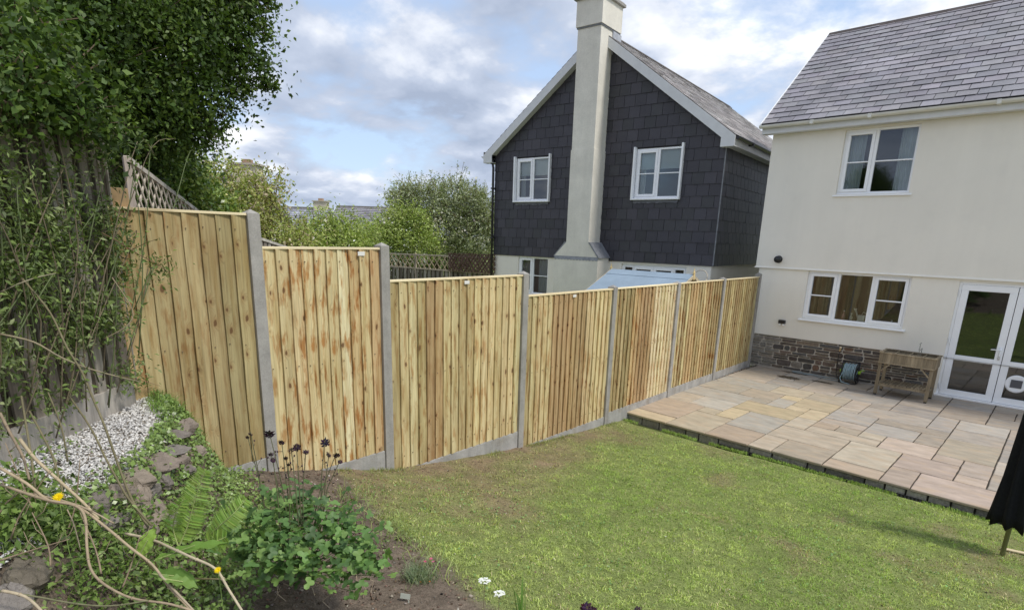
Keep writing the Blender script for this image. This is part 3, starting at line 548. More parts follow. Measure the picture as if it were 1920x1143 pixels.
def roof_slates(mb, E0, A, S, la, ls, gauge, width, tone, rnd, tail=0.019, clip=None):
    'overlapping slates on the plane E0 + a*A + s*S'
    E0, A, S = Vector(E0), Vector(A), Vector(S); Nn = A.cross(S).normalized(); rows = int(ls/gauge)+1
    if Nn.z < 0: Nn = -Nn
    for r in range(rows):
        s0, s1 = r*gauge, min((r+1.12)*gauge, ls); off = (0.5 if r % 2 else 0)*width; a = -off
        if s1-s0 < 0.03: continue
        while a < la:
            a0, a1 = max(a, 0)+0.0055, min(a+width, la)-0.0055; a += width
            if a1-a0 < 0.02: continue
            j = rnd.uniform(-.003, .003); k = rnd.gauss(1, 0.07); c = tuple(t_*k*rnd.uniform(0.98, 1.02) for t_ in tone[rnd.randrange(len(tone))]); tl = tail*rnd.uniform(0.8, 1.25)
            def P(x, y, h): return E0+A*x+S*y+Nn*h
            mb.hexa([P(a0, s0+j, tl-0.006), P(a1, s0+j, tl-0.006), P(a1, s1, -0.002), P(a0, s1, -0.002), P(a0, s0+j, tl), P(a1, s0+j, tl), P(a1, s1, 0.003), P(a0, s1, 0.003)], c)
rnd = random.Random(21)
# ---- right house
RH = empty('rendered_house', (HX, HY, 0), HT, 'cream rendered house with grey slate roof, stone plinth and white glazed doors', 'house')
UW = (1.303, 2.535, 3.64, 4.825); GW = (1.021, 2.855, 1.149, 2.137); DR = (3.575, 5.215, -0.02, 2.104)
mb = MB(); wallgrid(mb, [GW, DR], 0.0, 9.0, 0.717, 2.149, 0.0, 0.10); wallgrid(mb, [DR], 3.50, 9.0, 0.0, 0.717, 0.0, 0.10)
wallgrid(mb, [UW], -0.073, 9.0, 2.185, 4.90, -0.022, 0.11)
mb.add([(-0.10, -0.045, 2.149), (9, -0.045, 2.149), (9, -0.022, 2.185), (-0.073, -0.022, 2.185), (-0.073, 0.04, 2.149), (9, 0.04, 2.149)], [(0, 1, 2, 3), (0, 4, 5, 1)])
mb.add([(-0.10, -0.045, 2.149), (-0.073, -0.022, 2.185), (-0.073, 8, 2.185), (-0.10, 8, 2.149), (0, 8, 2.149), (0, -0.045, 2.149)], [(0, 1, 2, 3), (0, 3, 4, 5)])
mb.add([(0, 0.0, 0.0), (0, 8, 0.0), (0, 8, 2.16), (0, 0, 2.16)], [(0, 1, 2, 3)]); mb.add([(-0.073, -0.022, 2.185), (-0.073, 8, 2.185), (-0.073, 8, 4.9), (-0.073, 3.6, 7.65), (-0.073, -0.022, 4.9)], [(0, 1, 2, 3, 4)])
mb.add([(0, 8, 0), (9, 8, 0), (9, 8, 4.9), (0, 8, 4.9)], [(0, 1, 2, 3)]); mb.add([(9, 0, 0), (9, 8, 0), (9, 8, 4.9), (9, 3.6, 7.65), (9, 0, 4.9)], [(0, 1, 2, 3, 4)])
mb.box(0, 3.5, 0.0, 0.03, 0.700, 0.717)
mb.build('render_wall', M['render'], RH)
# rubble stone plinth
st = MB(); pl = MB(); pl.box(-0.02, 3.5, 0.02, 0.06, -0.05, 0.700); plo = pl.build('stone_plinth', M['mortar'], RH)
z = 0.005; sr = random.Random(8)
scol = [(0.095, 0.078, 0.068), (0.12, 0.092, 0.075), (0.17, 0.105, 0.07), (0.13, 0.095, 0.075), (0.11, 0.105, 0.10), (0.17, 0.15, 0.125), (0.08, 0.072, 0.068), (0.10, 0.088, 0.078), (0.16, 0.125, 0.095)]
while z < 0.69:
    h = sr.choice([0.045, 0.06, 0.075, 0.095, 0.12, 0.14]); h = min(h, 0.695-z)
    if h < 0.025: break
    x = -0.02+sr.uniform(0, .05); 
    while x < 3.48:
        w = sr.uniform(0.14, 0.46)*(0.8 if h > 0.09 else 1.05); w = min(w, 3.5-x)
        if w > 0.05:
            subs = [(z, h)] if h < 0.09 or sr.random() < 0.55 else [(z, h*0.5), (z+h*0.52, h*0.48)]
            for (zz, hh) in subs:
                g_ = 0.0105; cx, cz = x+w/2, zz+hh/2; hw_, hh_ = w/2-g_, hh/2-g_*0.75; cc_ = min(hh_, hw_)*0.45; J = lambda v: sr.uniform(-v, v)
                sl1, sl2 = J(0.16)*hh_, J(0.16)*hh_
                pts = [(cx-hw_+cc_, cz-hh_+sl1), (cx, cz-hh_+J(.003)), (cx+hw_-cc_*sr.uniform(.3, 1.2), cz-hh_+abs(sl2)), (cx+hw_, cz-hh_+cc_), (cx+hw_-J(.008), cz+hh_-cc_*sr.uniform(.4, 1.4)), (cx+hw_-cc_, cz+hh_), (cx+J(.02), cz+hh_-abs(J(.006))), (cx-hw_+cc_*sr.uniform(.4, 1.2), cz+hh_-abs(sl2)), (cx-hw_, cz+hh_-cc_), (cx-hw_+abs(J(.008)), cz-hh_+cc_)]; n_ = len(pts)
                c = sr.choice(scol); kk = sr.uniform(0.7, 1.25)
                if x < 0.45: c = tuple(0.45*q+0.55*v for q, v in zip(c, (0.27, 0.25, 0.22)))
                c = tuple(q*kk*1.15 for q in c); d0 = sr.uniform(0.0, 0.014)
                b_ = [(px_, 0.03, pz_) for px_, pz_ in pts]; m1 = [(px_, 0.012-d0*0.3, pz_) for px_, pz_ in pts]; t1 = [(cx+(px_-cx)*0.86, -d0+sr.uniform(-.003, .003), cz+(pz_-cz)*0.80) for px_, pz_ in pts]
                st.add(b_+m1+t1, [(i, (i+1) % n_, n_+(i+1) % n_, n_+i) for i in range(n_)]+[(n_+i, n_+(i+1) % n_, 2*n_+(i+1) % n_, 2*n_+i) for i in range(n_)]+[tuple(range(2*n_, 3*n_))], c)
        x += w
    z += h
st.build('stonework', M['stone'], plo)
# openings
window(RH, *UW, 0.045, [(0, 0.44, 1, 1), (0.44, 1, 0, 1)], sill=0.10)
window(RH, *GW, 0.055, [(0, 0.31, 1, 1), (0.31, 0.665, 0, 0), (0.665, 1, 1, 1)], sill=0.115)
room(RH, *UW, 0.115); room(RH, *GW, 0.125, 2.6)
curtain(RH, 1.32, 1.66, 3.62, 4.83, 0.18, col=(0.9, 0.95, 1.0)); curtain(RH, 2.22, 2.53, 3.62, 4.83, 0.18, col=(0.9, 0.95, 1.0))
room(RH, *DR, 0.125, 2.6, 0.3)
fm = MB(); x0, x1, z1 = DR[0], DR[1], DR[3]; fm.box(x0, x0+0.045, 0.03, 0.10, 0.0, z1); fm.box(x1-0.045, x1, 0.03, 0.10, 0.0, z1); fm.box(x0+0.045, x1-0.045, 0.03, 0.10, z1-0.045, z1); fm.box(x0-0.02, x1+0.02, -0.03, 0.12, 0.0, 0.035)
dfr = fm.build('door_frame', M['upvc'], RH, bevel=0.005)
for k, (a, b) in enumerate(((x0+0.047, 4.393), (4.403, x1-0.047))):
    d = MB(); gl = MB(); z0, zt = 0.04, z1-0.048; w = 0.105; mz = 0.745
    frame_ring(d, a, b, z0, zt, w, 0.018, 0.085); d.box(a+w, b-w, 0.018, 0.085, mz-0.045, mz+0.045)
    for (c, e) in ((z0+w, mz-0.045), (mz+0.045, zt-w)): gl.add([(a+w, 0.05, c), (b-w, 0.05, c), (b-w, 0.05, e), (a+w, 0.05, e)], [(0, 1, 2, 3)])
    do = d.build('door', M['upvc'], RH, bevel=0.006); gl.build('pane', M['glass'], do)
    if k == 0:
        hb = MB(); hx_ = b-0.045; hb.box(hx_-0.018, hx_+0.018, 0.004, 0.017, 0.80, 1.02); hb.tube([(hx_, 0.01, 0.975), (hx_, -0.04, 0.975), (hx_-0.03, -0.045, 0.975), (hx_-0.13, -0.045, 0.97)], 0.010, 8); hb.build('handle', M['upvc'], do, True)
        kb = MB(); kb.lathe([(0.009, -0.002), (0.009, 0.004)], (hx_, 0, 0.85), 1, 10); kb.build('lock', M['metal'], do)
        for z in (0.18, 1.03, 1.90):
            h_ = MB(); h_.lathe([(0.011, z-0.05), (0.011, z+0.05)], (a-0.012, 0.012, 0), 2, 10); h_.build('hinge', M['upvc'], do)
    else:
        cf = MB(); c = (4.66, 0.034, 0.42); cf.lathe([(0.118, 0.012), (0.150, 0.004), (0.155, 0.016)], (c[0], 0.02, c[2]), 1, 36)
        fl = cf.build('cat_flap', M['upvc'], do, True); q = MB(); q.box(c[0]-0.078, c[0]+0.078, 0.020, 0.030, c[2]-0.07, c[2]+0.07, (0.10, 0.10, 0.11)); q.build('flap_door', M['plain'], fl, bevel=0.012)
# eaves, gutter, roof
mb = MB(); mb.box(-0.24, 9.3, -0.215, -0.195, 4.86, 5.03); mb.box(-0.24, 9.3, -0.195, -0.03, 4.862, 4.875); mb.box(-0.24, -0.215, -0.195, -0.022, 4.875, 5.03); mb.build('fascia', M['fascia'], RH, bevel=0.003)
gt = MB(); prof = [(-0.218+0.0, 0.0)]; segs = 8; vs = []
for x in (-0.27, 9.3):
    for k in range(segs+1): a = PI*k/segs; vs.append((x, -0.275+0.058*math.cos(a), 5.02-0.058*math.sin(a)))
    for k in range(segs, -1, -1): a = PI*k/segs; vs.append((x, -0.275+0.052*math.cos(a), 5.02-0.052*math.sin(a)))
m_ = 2*(segs+1); gt.add(vs, [(i, (i+1) % m_, m_+(i+1) % m_, m_+i) for i in range(m_)])
gt.add([(-0.27, -0.275+0.055*math.cos(PI*k/8), 5.02-0.055*math.sin(PI*k/8)) for k in range(9)], [tuple(range(9))])
for x in (0.75, 1.75, 3.6, 5.5): gt.box(x-0.03, x+0.03, -0.338, -0.212, 4.955, 5.026)
gt.build('gutter', M['gutter'], RH)
pr_ = math.atan2(7.50-5.045, 2.963+0.26); ls = math.hypot(7.50-5.045, 2.963+0.26); SV = Vector((0, math.cos(pr_), math.sin(pr_)))
tone = [(0.60, 0.58, 0.61), (0.55, 0.535, 0.565), (0.58, 0.56, 0.575), (0.63, 0.605, 0.625), (0.52, 0.505, 0.53)]
mb = MB(); e0 = Vector((-0.25, -0.265, 5.045)); roof_slates(mb, e0, (1, 0, 0), SV, 9.5, ls, 0.205, 0.305, tone, rnd)
ro = mb.build('roof', M['slate'], RH)
mb = MB(); Nn = Vector((0, -math.sin(pr_), math.cos(pr_))); up = e0+SV*ls; bk = Vector((-0.25, 2*up.y-e0.y, e0.z))
A = Vector((9.5, 0, 0)); mb.add([e0-Nn*0.004, up-Nn*0.004, up+A-Nn*0.004, e0+A-Nn*0.004, e0-Nn*0.07, up-Nn*0.07, up+A-Nn*0.07, e0+A-Nn*0.07, bk, bk+A], [(0, 3, 2, 1), (4, 5, 6, 7), (0, 1, 5, 4), (3, 7, 6, 2), (0, 4, 7, 3), (1, 2, 9, 8), (1, 8, 5)], (0.10, 0.10, 0.105)); mb.build('roof_deck', M['slate'], ro)  # deck colour darkened so the gaps between slates read as shadow
mb = MB(); x = -0.26
while x < 9.2:
    w = 0.45; c = rnd.uniform(0.8, 1.1); mb.add([(x+dx, up.y+dy, up.z+dz) for dx in (0, w-0.006) for dy, dz in ((-0.13, -0.085), (0, 0.028), (0.13, -0.085), (0, 0.008))], [(0, 1, 5, 4), (1, 2, 6, 5), (2, 3, 7, 6), (3, 0, 4, 7), (0, 3, 2, 1), (4, 5, 6, 7)], (0.30*c, 0.27*c, 0.28*c)); x += w
mb.build('ridge_tiles', M['concrete'], ro)
mb = MB(); mb.bar(e0+Vector((-0.012, 0, -0.01)), up+Vector((-0.012, 0, -0.01)), 0.02, 0.06, (0, 0, 1)); mb.build('verge_trim', M['upvc'], ro)
# small things fixed to the wall
mb = MB(); mb.lathe([(0.078, 0.0), (0.078, 0.012), (0.058, 0.014), (0.058, 0.07), (0.068, 0.075), (0.068, 0.10)], (0.397, 0, 2.341), 1, 20)
for v in range(len(mb.v)): mb.v[v] = (mb.v[v][0], -0.024-mb.v[v][1], mb.v[v][2])
mb.build('flue_terminal', M['blackp'], RH, True)
mb = MB(); mb.box(0.585, 0.725, -0.075, 0.0, 0.985, 1.065); so_ = mb.build('wall_light', M['blackp'], RH, bevel=0.012)
mb = MB()
for x in (0.62, 0.69): mb.lathe([(0.024, 0.950), (0.022, 0.985)], (x, -0.04, 0), 2, 12)
mb.build('lamp_lens', M['plain'], so_)
mb = MB(); mb.tube([(1.88, 0.0, 0.615), (1.88, -0.07, 0.615), (1.88, -0.085, 0.60), (1.88, -0.087, 0.57)], 0.011, 8, (0.62, 0.42, 0.18)); mb.lathe([(0.022, 0.635), (0.026, 0.65), (0.012, 0.66)], (1.88, -0.055, 0), 2, 10, (0.85, 0.70, 0.5)); tap = mb.build('garden_tap', M['plain'], RH, True)
mb = MB(); mb.tube([(1.88, -0.087, 0.57), (1.875, -0.09, 0.5), (1.87, -0.06, 0.3), (1.875, -0.05, 0.12), (1.92, -0.10, 0.03), (2.02, -0.2, 0.02)], 0.008, 8); mb.build('supply_hose', M['blackp'], tap, True)
# ---- slate gable house
GH = empty('slate_hung_house', (GX, GY, 0), GT, 'slate hung gable house with tall cream chimney and white bargeboards', 'house')
XL, XR, XA, ZA, PT = -6.66, 0.0, -3.35, 7.60, 0.745; Z0 = 2.116
vz = lambda x: ZA-PT*abs(x-XA)            # top of verge
W1 = (-5.86, -4.72, 3.64, 4.782); W2 = (-2.16, -1.00, 3.65, 4.80); G1 = (-5.72, -4.66, 1.05, 2.10); G2 = (-2.36, -0.62, 0.0, 2.06)
# lower render wall
mb = MB(); wallgrid(mb, [G1, G2], XL+0.03, XR-0.03, -0.3, 2.14, 0.0, 0.12)
mb.add([(XR-0.03, 0, -0.3), (XR-0.03, 9.5, -0.3), (XR-0.03, 9.5, 2.14), (XR-0.03, 0, 2.14)], [(0, 1, 2, 3)]); mb.add([(XL+0.03, 0, -0.3), (XL+0.03, 9.5, -0.3), (XL+0.03, 9.5, 2.14), (XL+0.03, 0, 2.14)], [(3, 2, 1, 0)]); mb.add([(XL, 9.5, -0.3), (XR, 9.5, -0.3), (XR, 9.5, 4.9), (XA, 9.5, 7.45), (XL, 9.5, 4.9)], [(0, 1, 2, 3, 4)])
mb.build('render_wall', M['render'], GH)
# slate backing with window holes, then slates
wc = (0.012, 0.012, 0.014)  # near-black backing, shadow between the wall slates put into its colour
mb = MB(); hs = [W1, W2]; wallgrid(mb, hs, XL, XR, Z0, 5.0, -0.012, 0.1, wc)
mb.add([(XL, -0.012, 5.0), (XR, -0.012, 5.0), (XA, -0.012, 7.5)], [(0, 1, 2)], wc)
mb.add([(XR, -0.012, Z0), (XR, 9.5, Z0), (XR, 9.5, 5.0), (XR, -0.012, 5.0)], [(0, 1, 2, 3)], wc); mb.add([(XL, -0.012, Z0), (XL, 9.5, Z0), (XL, 9.5, 5.0), (XL, -0.012, 5.0)], [(3, 2, 1, 0)], wc)
mb.add([(XL, -0.03, Z0), (XR, -0.03, Z0), (XR, 0.0, Z0-0.002), (XL, 0.0, Z0-0.002)], [(0, 1, 2, 3)], wc)
cl_ = mb.build('slate_cladding', M['wslate'], GH)
mb = MB(); gau, wid = 0.262, 0.29; r = 0
dk = [(0.046, 0.044, 0.054), (0.042, 0.040, 0.049), (0.050, 0.047, 0.057), (0.043, 0.043, 0.048)]
while Z0+r*gau < 7.45:
    za, zb = Z0+r*gau-0.006, Z0+(r+1)*gau+0.02; x = XL-(0.5*wid if r % 2 else 0)
    while x < XR:
        x0_, x1_ = max(x, XL)+0.0045, min(x+wid, XR+0.004)-0.0045; x += wid
        if x1_-x0_ < 0.03: continue
        pcs = [(x0_, x1_, za, zb)]
        for h in (W1, W2):
            H0, H1, H2, H3 = h[0]-0.05, h[1]+0.05, h[2]-0.05, h[3]+0.03; nxt = []
            for (a, b, c, d) in pcs:
                if b <= H0 or a >= H1 or d <= H2 or c >= H3: nxt.append((a, b, c, d)); continue
                if a < H0: nxt.append((a, H0, c, d))
                if b > H1: nxt.append((H1, b, c, d))
                if c < H2: nxt.append((max(a, H0), min(b, H1), c, H2))
                if d > H3: nxt.append((max(a, H0), min(b, H1), H3, d))
            pcs = nxt
        for (a, b, c, d) in pcs:
            if b-a < 0.015 or d-c < 0.015: continue
            if c > vz((a+b)/2)-0.12: continue
            t0 = 0.020*rnd.uniform(0.85, 1.3); k = rnd.uniform(0.9, 1.25); cc = tuple(q*k for q in rnd.choice(dk)); d1 = d; 
            tp = [min(d, vz(xx)-0.14) for xx in (a, b)]
            tp = [max(q, c+0.005) for q in tp]
            mb.hexa([(a, -0.012-t0, c), (b, -0.012-t0, c), (b, -0.012-t0+0.006, c), (a, -0.012-t0+0.006, c), (a, -0.017, tp[0]), (b, -0.017, tp[1]), (b, -0.012, tp[1]), (a, -0.012, tp[0])], cc)
    # right flank
    if zb < 4.98:
        y = -0.02-(0.5*wid if r % 2 else 0)
        while y < 9.4:
            a, b = max(y, -0.025)+0.0055, y+wid-0.0055; y += wid
            if b-a < 0.03: continue
            t0 = 0.016*rnd.uniform(0.85, 1.3); k = rnd.uniform(0.85, 1.15); cc = tuple(q*k for q in rnd.choice(dk))
            mb.hexa([(XR+t0, a, za), (XR+t0, b, za), (XR+t0-0.006, b, za), (XR+t0-0.006, a, za), (XR+0.005, a, zb), (XR+0.005, b, zb), (XR, b, zb), (XR, a, zb)], cc)
    r += 1
mb.build('wall_slates', M['wslate'], cl_)
mb = MB(); mb.box(XR-0.004, XR+0.022, -0.036, -0.024, Z0, 4.85, (0.9, 0.9, 0.9)); mb.build('corner_trim', M['lead'], cl_)
for h in (W1, W2):     # lead apron under each window
    mb = MB(); n_ = 20; top = [(h[0]+(h[1]-h[0])*k/n_, h[2]-0.045) for k in range(n_+1)]; bot = [(h[0]+(h[1]-h[0])*k/n_, h[2]-0.10-0.025*rnd.random()*(1 if k % 2 else 0.2)) for k in range(n_, -1, -1)]
    mb.poly(top+bot, -0.038, -0.034, (0.7, 0.7, 0.75)); mb.build('lead_apron', M['lead'], cl_)
for h, nm in ((W1, 0), (W2, 1)):
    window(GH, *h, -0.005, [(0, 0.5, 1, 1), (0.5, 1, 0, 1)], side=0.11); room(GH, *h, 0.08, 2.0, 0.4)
    b_ = MB(); b_.box(h[0]+0.05, h[1]-0.05, 0.085, 0.09, h[2]+0.68, h[3], (0.9, 0.95, 1.0)); b_.build('roller_blind', M['curtain'], GH)
    curtain(GH, h[0]+0.03, h[0]+0.2, h[2]-0.2, h[3], 0.16)
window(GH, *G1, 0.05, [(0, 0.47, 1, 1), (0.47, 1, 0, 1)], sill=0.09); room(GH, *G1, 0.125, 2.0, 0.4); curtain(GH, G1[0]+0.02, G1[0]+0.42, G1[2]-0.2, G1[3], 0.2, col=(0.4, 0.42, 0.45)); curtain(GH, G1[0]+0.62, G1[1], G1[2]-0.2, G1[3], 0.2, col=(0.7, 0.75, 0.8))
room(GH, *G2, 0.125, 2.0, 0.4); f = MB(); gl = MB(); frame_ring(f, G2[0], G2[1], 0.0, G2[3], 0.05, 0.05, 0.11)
xs = [G2[0]+0.05, G2[0]+0.33, G2[0]+0.87, G2[1]-0.33, G2[1]-0.05]
for k, (a, b) in enumerate(zip(xs, xs[1:])):
    w = 0.07 if k in (1, 2) else 0.03; frame_ring(f, a+0.002, b-0.002, 0.05, G2[3]-0.052, w, 0.035, 0.105); gl.add([(a+w, 0.07, 0.05+w), (b-w, 0.07, 0.05+w), (b-w, 0.07, G2[3]-0.05-w), (a+w, 0.07, G2[3]-0.05-w)], [(0, 1, 2, 3)])
fo = f.build('patio_door', M['upvc'], GH, bevel=0.005); gl.build('pane', M['glass'], fo)
# chimney: breast, tapered shoulders, stack, cap
mb = MB(); F_, bb = -0.60, 0.0; c0, c1, s0, s1 = -4.05, -2.725, -3.70, -3.03
mb.box(c0, c1, F_, 0.0, -0.3, 2.20); mb.hexa([(c0-0.0, F_-0.004, 2.20), (c1, F_-0.004, 2.20), (c1, 0, 2.20), (c0, 0, 2.20), (s0, F_-0.004, 2.555), (s1, F_-0.004, 2.555), (s1, 0, 2.555), (s0, 0, 2.555)])
mb.box(s0, s1, F_-0.004, 0.0, 2.555, 4.80); mb.box(s0+0.014, s1-0.014, F_+0.012, 0.0, 4.80, 6.9); mb.box(s0+0.014, s1-0.014, F_+0.012, 0.30, 6.9, 7.50)
mb.box(s0-0.022, s1+0.022, F_-0.03, 0.33, 7.535, 8.10); ch = mb.build('chimney', M['render2'], GH)
def lead(m): m.build('lead_flashing', M['lead'], ch); return MB()
mb = MB(); mb.box(s0-0.005, s1+0.005, F_-0.012, 0.315, 7.502, 7.533); mb = lead(mb); mb.hexa([(c1+0.004, F_-0.03, 2.185), (c1+0.045, F_-0.03, 2.185), (c1+0.045, 0, 2.185), (c1+0.004, 0, 2.185), (s1+0.004, F_-0.03, 2.565), (s1+0.05, F_-0.03, 2.565), (s1+0.05, 0, 2.565), (s1+0.004, 0, 2.565)])
mb = lead(mb); mb.hexa([(c0-0.045, F_-0.0, 2.185), (c0-0.004, F_-0.0, 2.185), (c0-0.004, 0, 2.185), (c0-0.045, 0, 2.185), (s0-0.05, F_-0.0, 2.565), (s0-0.004, F_-0.0, 2.565), (s0-0.004, 0, 2.565), (s0-0.05, 0, 2.565)])
mb = lead(mb); n_ = 28; top = [(c0+(c1-c0)*k/n_, 2.196) for k in range(n_+1)]; bot = [(c0+(c1-c0)*k/n_, 2.12-(0.02 if k % 2 else 0)) for k in range(n_, -1, -1)]; mb.poly(top+bot, F_-0.008, F_-0.003, (1.3, 1.3, 1.35))
mb = lead(mb); mb.hexa([(s1-0.02, -0.05, 7.0), (s1+0.02, -0.05, 7.0), (s1+0.02, 0.36, 7.0), (s1-0.02, 0.36, 7.0), (s1-0.02, -0.05, 7.50), (s1+0.015, -0.05, 7.50), (s1+0.015, 0.36, 7.50), (s1-0.02, 0.36, 7.50)], (1.8, 1.8, 1.8))
mb.build('lead_flashing', M['lead'], ch)
mb = MB(); mb.box(s0-0.08, s1+0.08, F_-0.09, 0.39, 8.102, 8.17); mb.box(s0-0.05, s1+0.05, F_-0.05, 0.36, 8.17, 8.20); mb.build('chimney_cap', M['concrete'], ch, bevel=0.01)
# roof
for sg in (1, -1):
    xe = XA+sg*(3.59); ze = vz(xe); ln = math.hypot(3.59, ZA-ze); S_ = Vector((-sg*3.59/ln, 0, (ZA-ze)/ln)); nn_ = Vector((sg*S_.z, 0, abs(S_.x)))
    mb = MB(); E = Vector((xe, -0.22, ze-0.01)); tone2 = [(0.95, 0.90, 0.84), (0.75, 0.71, 0.67), (1.10, 1.05, 0.98), (0.85, 0.80, 0.75), (0.62, 0.58, 0.54)]
    roof_slates(mb, E, (0, 1, 0), S_, 9.9, ln, 0.19, 0.25, tone2, rnd, 0.015)
    rf = mb.build('roof', M['slate'], GH)
    mb = MB(); a = E; b = E+S_*ln; D = Vector((0, 9.9, 0)); mb.hexa([a-nn_*0.06, b-nn_*0.06, b+D-nn_*0.06, a+D-nn_*0.06, a-nn_*0.004, b-nn_*0.004, b+D-nn_*0.004, a+D-nn_*0.004], (0.10, 0.10, 0.10)); mb.build('roof_deck', M['slate'], rf)  # dark deck colour paints the shadow in the slate gaps
    bx = [(xe, ze-0.02), (XA, ZA-0.02), (XA, ZA-0.27), (xe-sg*0.0, ze-0.27)]
    # bargeboard with boxed foot
    bm_ = MB(); pts = [(xe, ze-0.02), (XA, ZA-0.02), (XA, ZA-0.26), (xe-sg*0.31, vz(xe-sg*0.31)-0.27), (xe-sg*0.31, ze-0.235), (xe, ze-0.235)]
    if sg > 0: pts = pts[::-1]
    if not sg > 0: pass
    bm_.poly(pts, -0.225, -0.200); bm_.box(min(xe, xe-sg*0.31), max(xe, xe-sg*0.31), -0.199, -0.03, ze-0.233, ze-0.215)
    sx = [(xe-sg*0.31, vz(xe-sg*0.31)-0.24), (XA, ZA-0.24), (XA, ZA-0.255), (xe-sg*0.31, vz(xe-sg*0.31)-0.255)]
    if sg > 0: sx = sx[::-1]
    bm_.poly(sx, -0.199, -0.02)
    bm_.build('bargeboard', M['fascia'], GH, bevel=0.003)
    fb = MB(); fb.box(min(xe-sg*0.012, xe-sg*0.032), max(xe-sg*0.012, xe-sg*0.032), -0.198, 9.6, ze-0.22, ze-0.03); fb.box(min(xe-sg*0.032, xe-sg*0.25), max(xe-sg*0.032, xe-sg*0.25), -0.02, 9.6, ze-0.218, ze-0.208); fb.build('fascia', M['fascia'], GH)
    gb = MB(); vs = []
    cx_ = xe+sg*0.045
    for yy in (-0.20, 9.6):
        for k in range(9): a = PI*k/8; vs.append((cx_+0.056*math.cos(a), yy, ze-0.04-0.056*math.sin(a)))
        for k in range(8, -1, -1): a = PI*k/8; vs.append((cx_+0.05*math.cos(a), yy, ze-0.04-0.05*math.sin(a)))
    gb.add(vs, [(i, (i+1) % 18, 18+(i+1) % 18, 18+i) for i in range(18)]); gb.add([(cx_+0.053*math.cos(PI*k/8), -0.2, ze-0.04-0.053*math.sin(PI*k/8)) for k in range(9)], [tuple(range(9))])
    gb.box(cx_-0.06, cx_+0.06, 0.8, 0.86, ze-0.11, ze-0.035); gb.box(cx_-0.06, cx_+0.06, 3.2, 3.26, ze-0.11, ze-0.035)
    gb.build('gutter', M['blackp'] if sg > 0 else M['fascia'], GH)
mb = MB(); y = -0.23
while y < 9.5:
    c = rnd.uniform(0.8, 1.1); mb.add([(XA+dx, y+dy, ZA+dz) for dy in (0, 0.445) for dx, dz in ((-0.13, -0.08), (0, 0.03), (0.13, -0.08), (0, 0.01))], [(0, 1, 5, 4), (1, 2, 6, 5), (2, 3, 7, 6), (3, 0, 4, 7), (0, 3, 2, 1), (4, 5, 6, 7)], (0.36*c, 0.33*c, 0.31*c)); y += 0.45
mb.build('ridge_tiles', M['concrete'], GH)
mb = MB(); zg = vz(XL)-0.25; mb.tube([(XL-0.32, -0.12, zg+0.12), (XL-0.32, -0.12, zg+0.02), (XL-0.25, -0.12, zg-0.08), (XL-0.03, -0.10, zg-0.2), (XL+0.0, -0.10, zg-0.32), (XL, -0.10, -0.2)], 0.036, 10)
for z in (4.0, 2.6, 1.2): mb.box(XL-0.05, XL+0.05, -0.145, -0.01, z-0.02, z+0.02)
mb.build('downpipe', M['blackp'], GH, True)
# ---------------------------------------------------------------- old boundary fence on the left, trellises, shed, far things
def old_boards(mb, p0, p1, zt0, zt1, zb0, zb1, pitch, rnd, tones, cover=True, thick=0.014, lean=0.0):
    p0, p1 = Vector((*p0, 0)), Vector((*p1, 0)); d = p1-p0; L_ = d.length; d.normalize(); nrm = Vector((d.y, -d.x, 0)); k = 0; x = 0
    while x < L_:
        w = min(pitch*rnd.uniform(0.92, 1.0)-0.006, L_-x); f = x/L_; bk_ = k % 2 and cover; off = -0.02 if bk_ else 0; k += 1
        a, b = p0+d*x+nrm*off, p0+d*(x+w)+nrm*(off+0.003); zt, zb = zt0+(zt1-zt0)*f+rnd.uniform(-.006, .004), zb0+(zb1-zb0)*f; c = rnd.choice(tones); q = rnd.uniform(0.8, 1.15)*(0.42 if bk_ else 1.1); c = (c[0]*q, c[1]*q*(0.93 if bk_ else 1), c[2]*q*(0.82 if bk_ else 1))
        ln_ = -d*lean*max(0, 1-f*1.25)
        mb.hexa([(a.x, a.y, zb), (b.x, b.y, zb), (b.x+nrm.x*thick, b.y+nrm.y*thick, zb), (a.x+nrm.x*thick, a.y+nrm.y*thick, zb), *[(q.x+ln_.x, q.y+ln_.y, zt) for q in (a, b, b+nrm*thick, a+nrm*thick)]], c)
        x += pitch*(0.62 if cover and k % 2 == 0 else 1.0)
orr = random.Random(31); gtone = [(0.27, 0.24, 0.205), (0.21, 0.18, 0.15), (0.32, 0.29, 0.25), (0.17, 0.145, 0.12), (0.24, 0.21, 0.175)]  # weathered greys, lowered further as painted shade for the left fence
OD = Vector((R2, -R2, 0)); OP = Vector((0.05, -11.78, 0)); ON = Vector((R2, R2, 0))     # direction towards the viewer's left, and out into the garden
of = empty('weathered_fence', (OP.x, OP.y, 1.4), 0, 'old weathered grey board fence on the left overgrown by climbers', 'fence')
def loc(o, e=of): o.location = -e.location; return o
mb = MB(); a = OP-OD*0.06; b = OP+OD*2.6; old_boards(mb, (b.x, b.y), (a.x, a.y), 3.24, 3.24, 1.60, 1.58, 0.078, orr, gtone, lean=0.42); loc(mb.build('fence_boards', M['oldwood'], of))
mb = MB(); c0 = OP+ON*0.012; c1 = OP+OD*2.6+ON*0.012; mb.bar((c0.x, c0.y, 1.515), (c1.x, c1.y, 1.515), 0.03, 0.21, col=(0.40, 0.37, 0.33)); loc(mb.build('gravel_board', M['oldwood'], of))
mb = MB(); 
for q in (0.02, 1.85): r = OP+OD*q-ON*0.07; mb = MB(); mb.box(r.x-0.045, r.x+0.045, r.y-0.045, r.y+0.045, 1.0, 3.3, (0.30, 0.27, 0.24)); loc(mb.build('post', M['oldwood'], of))
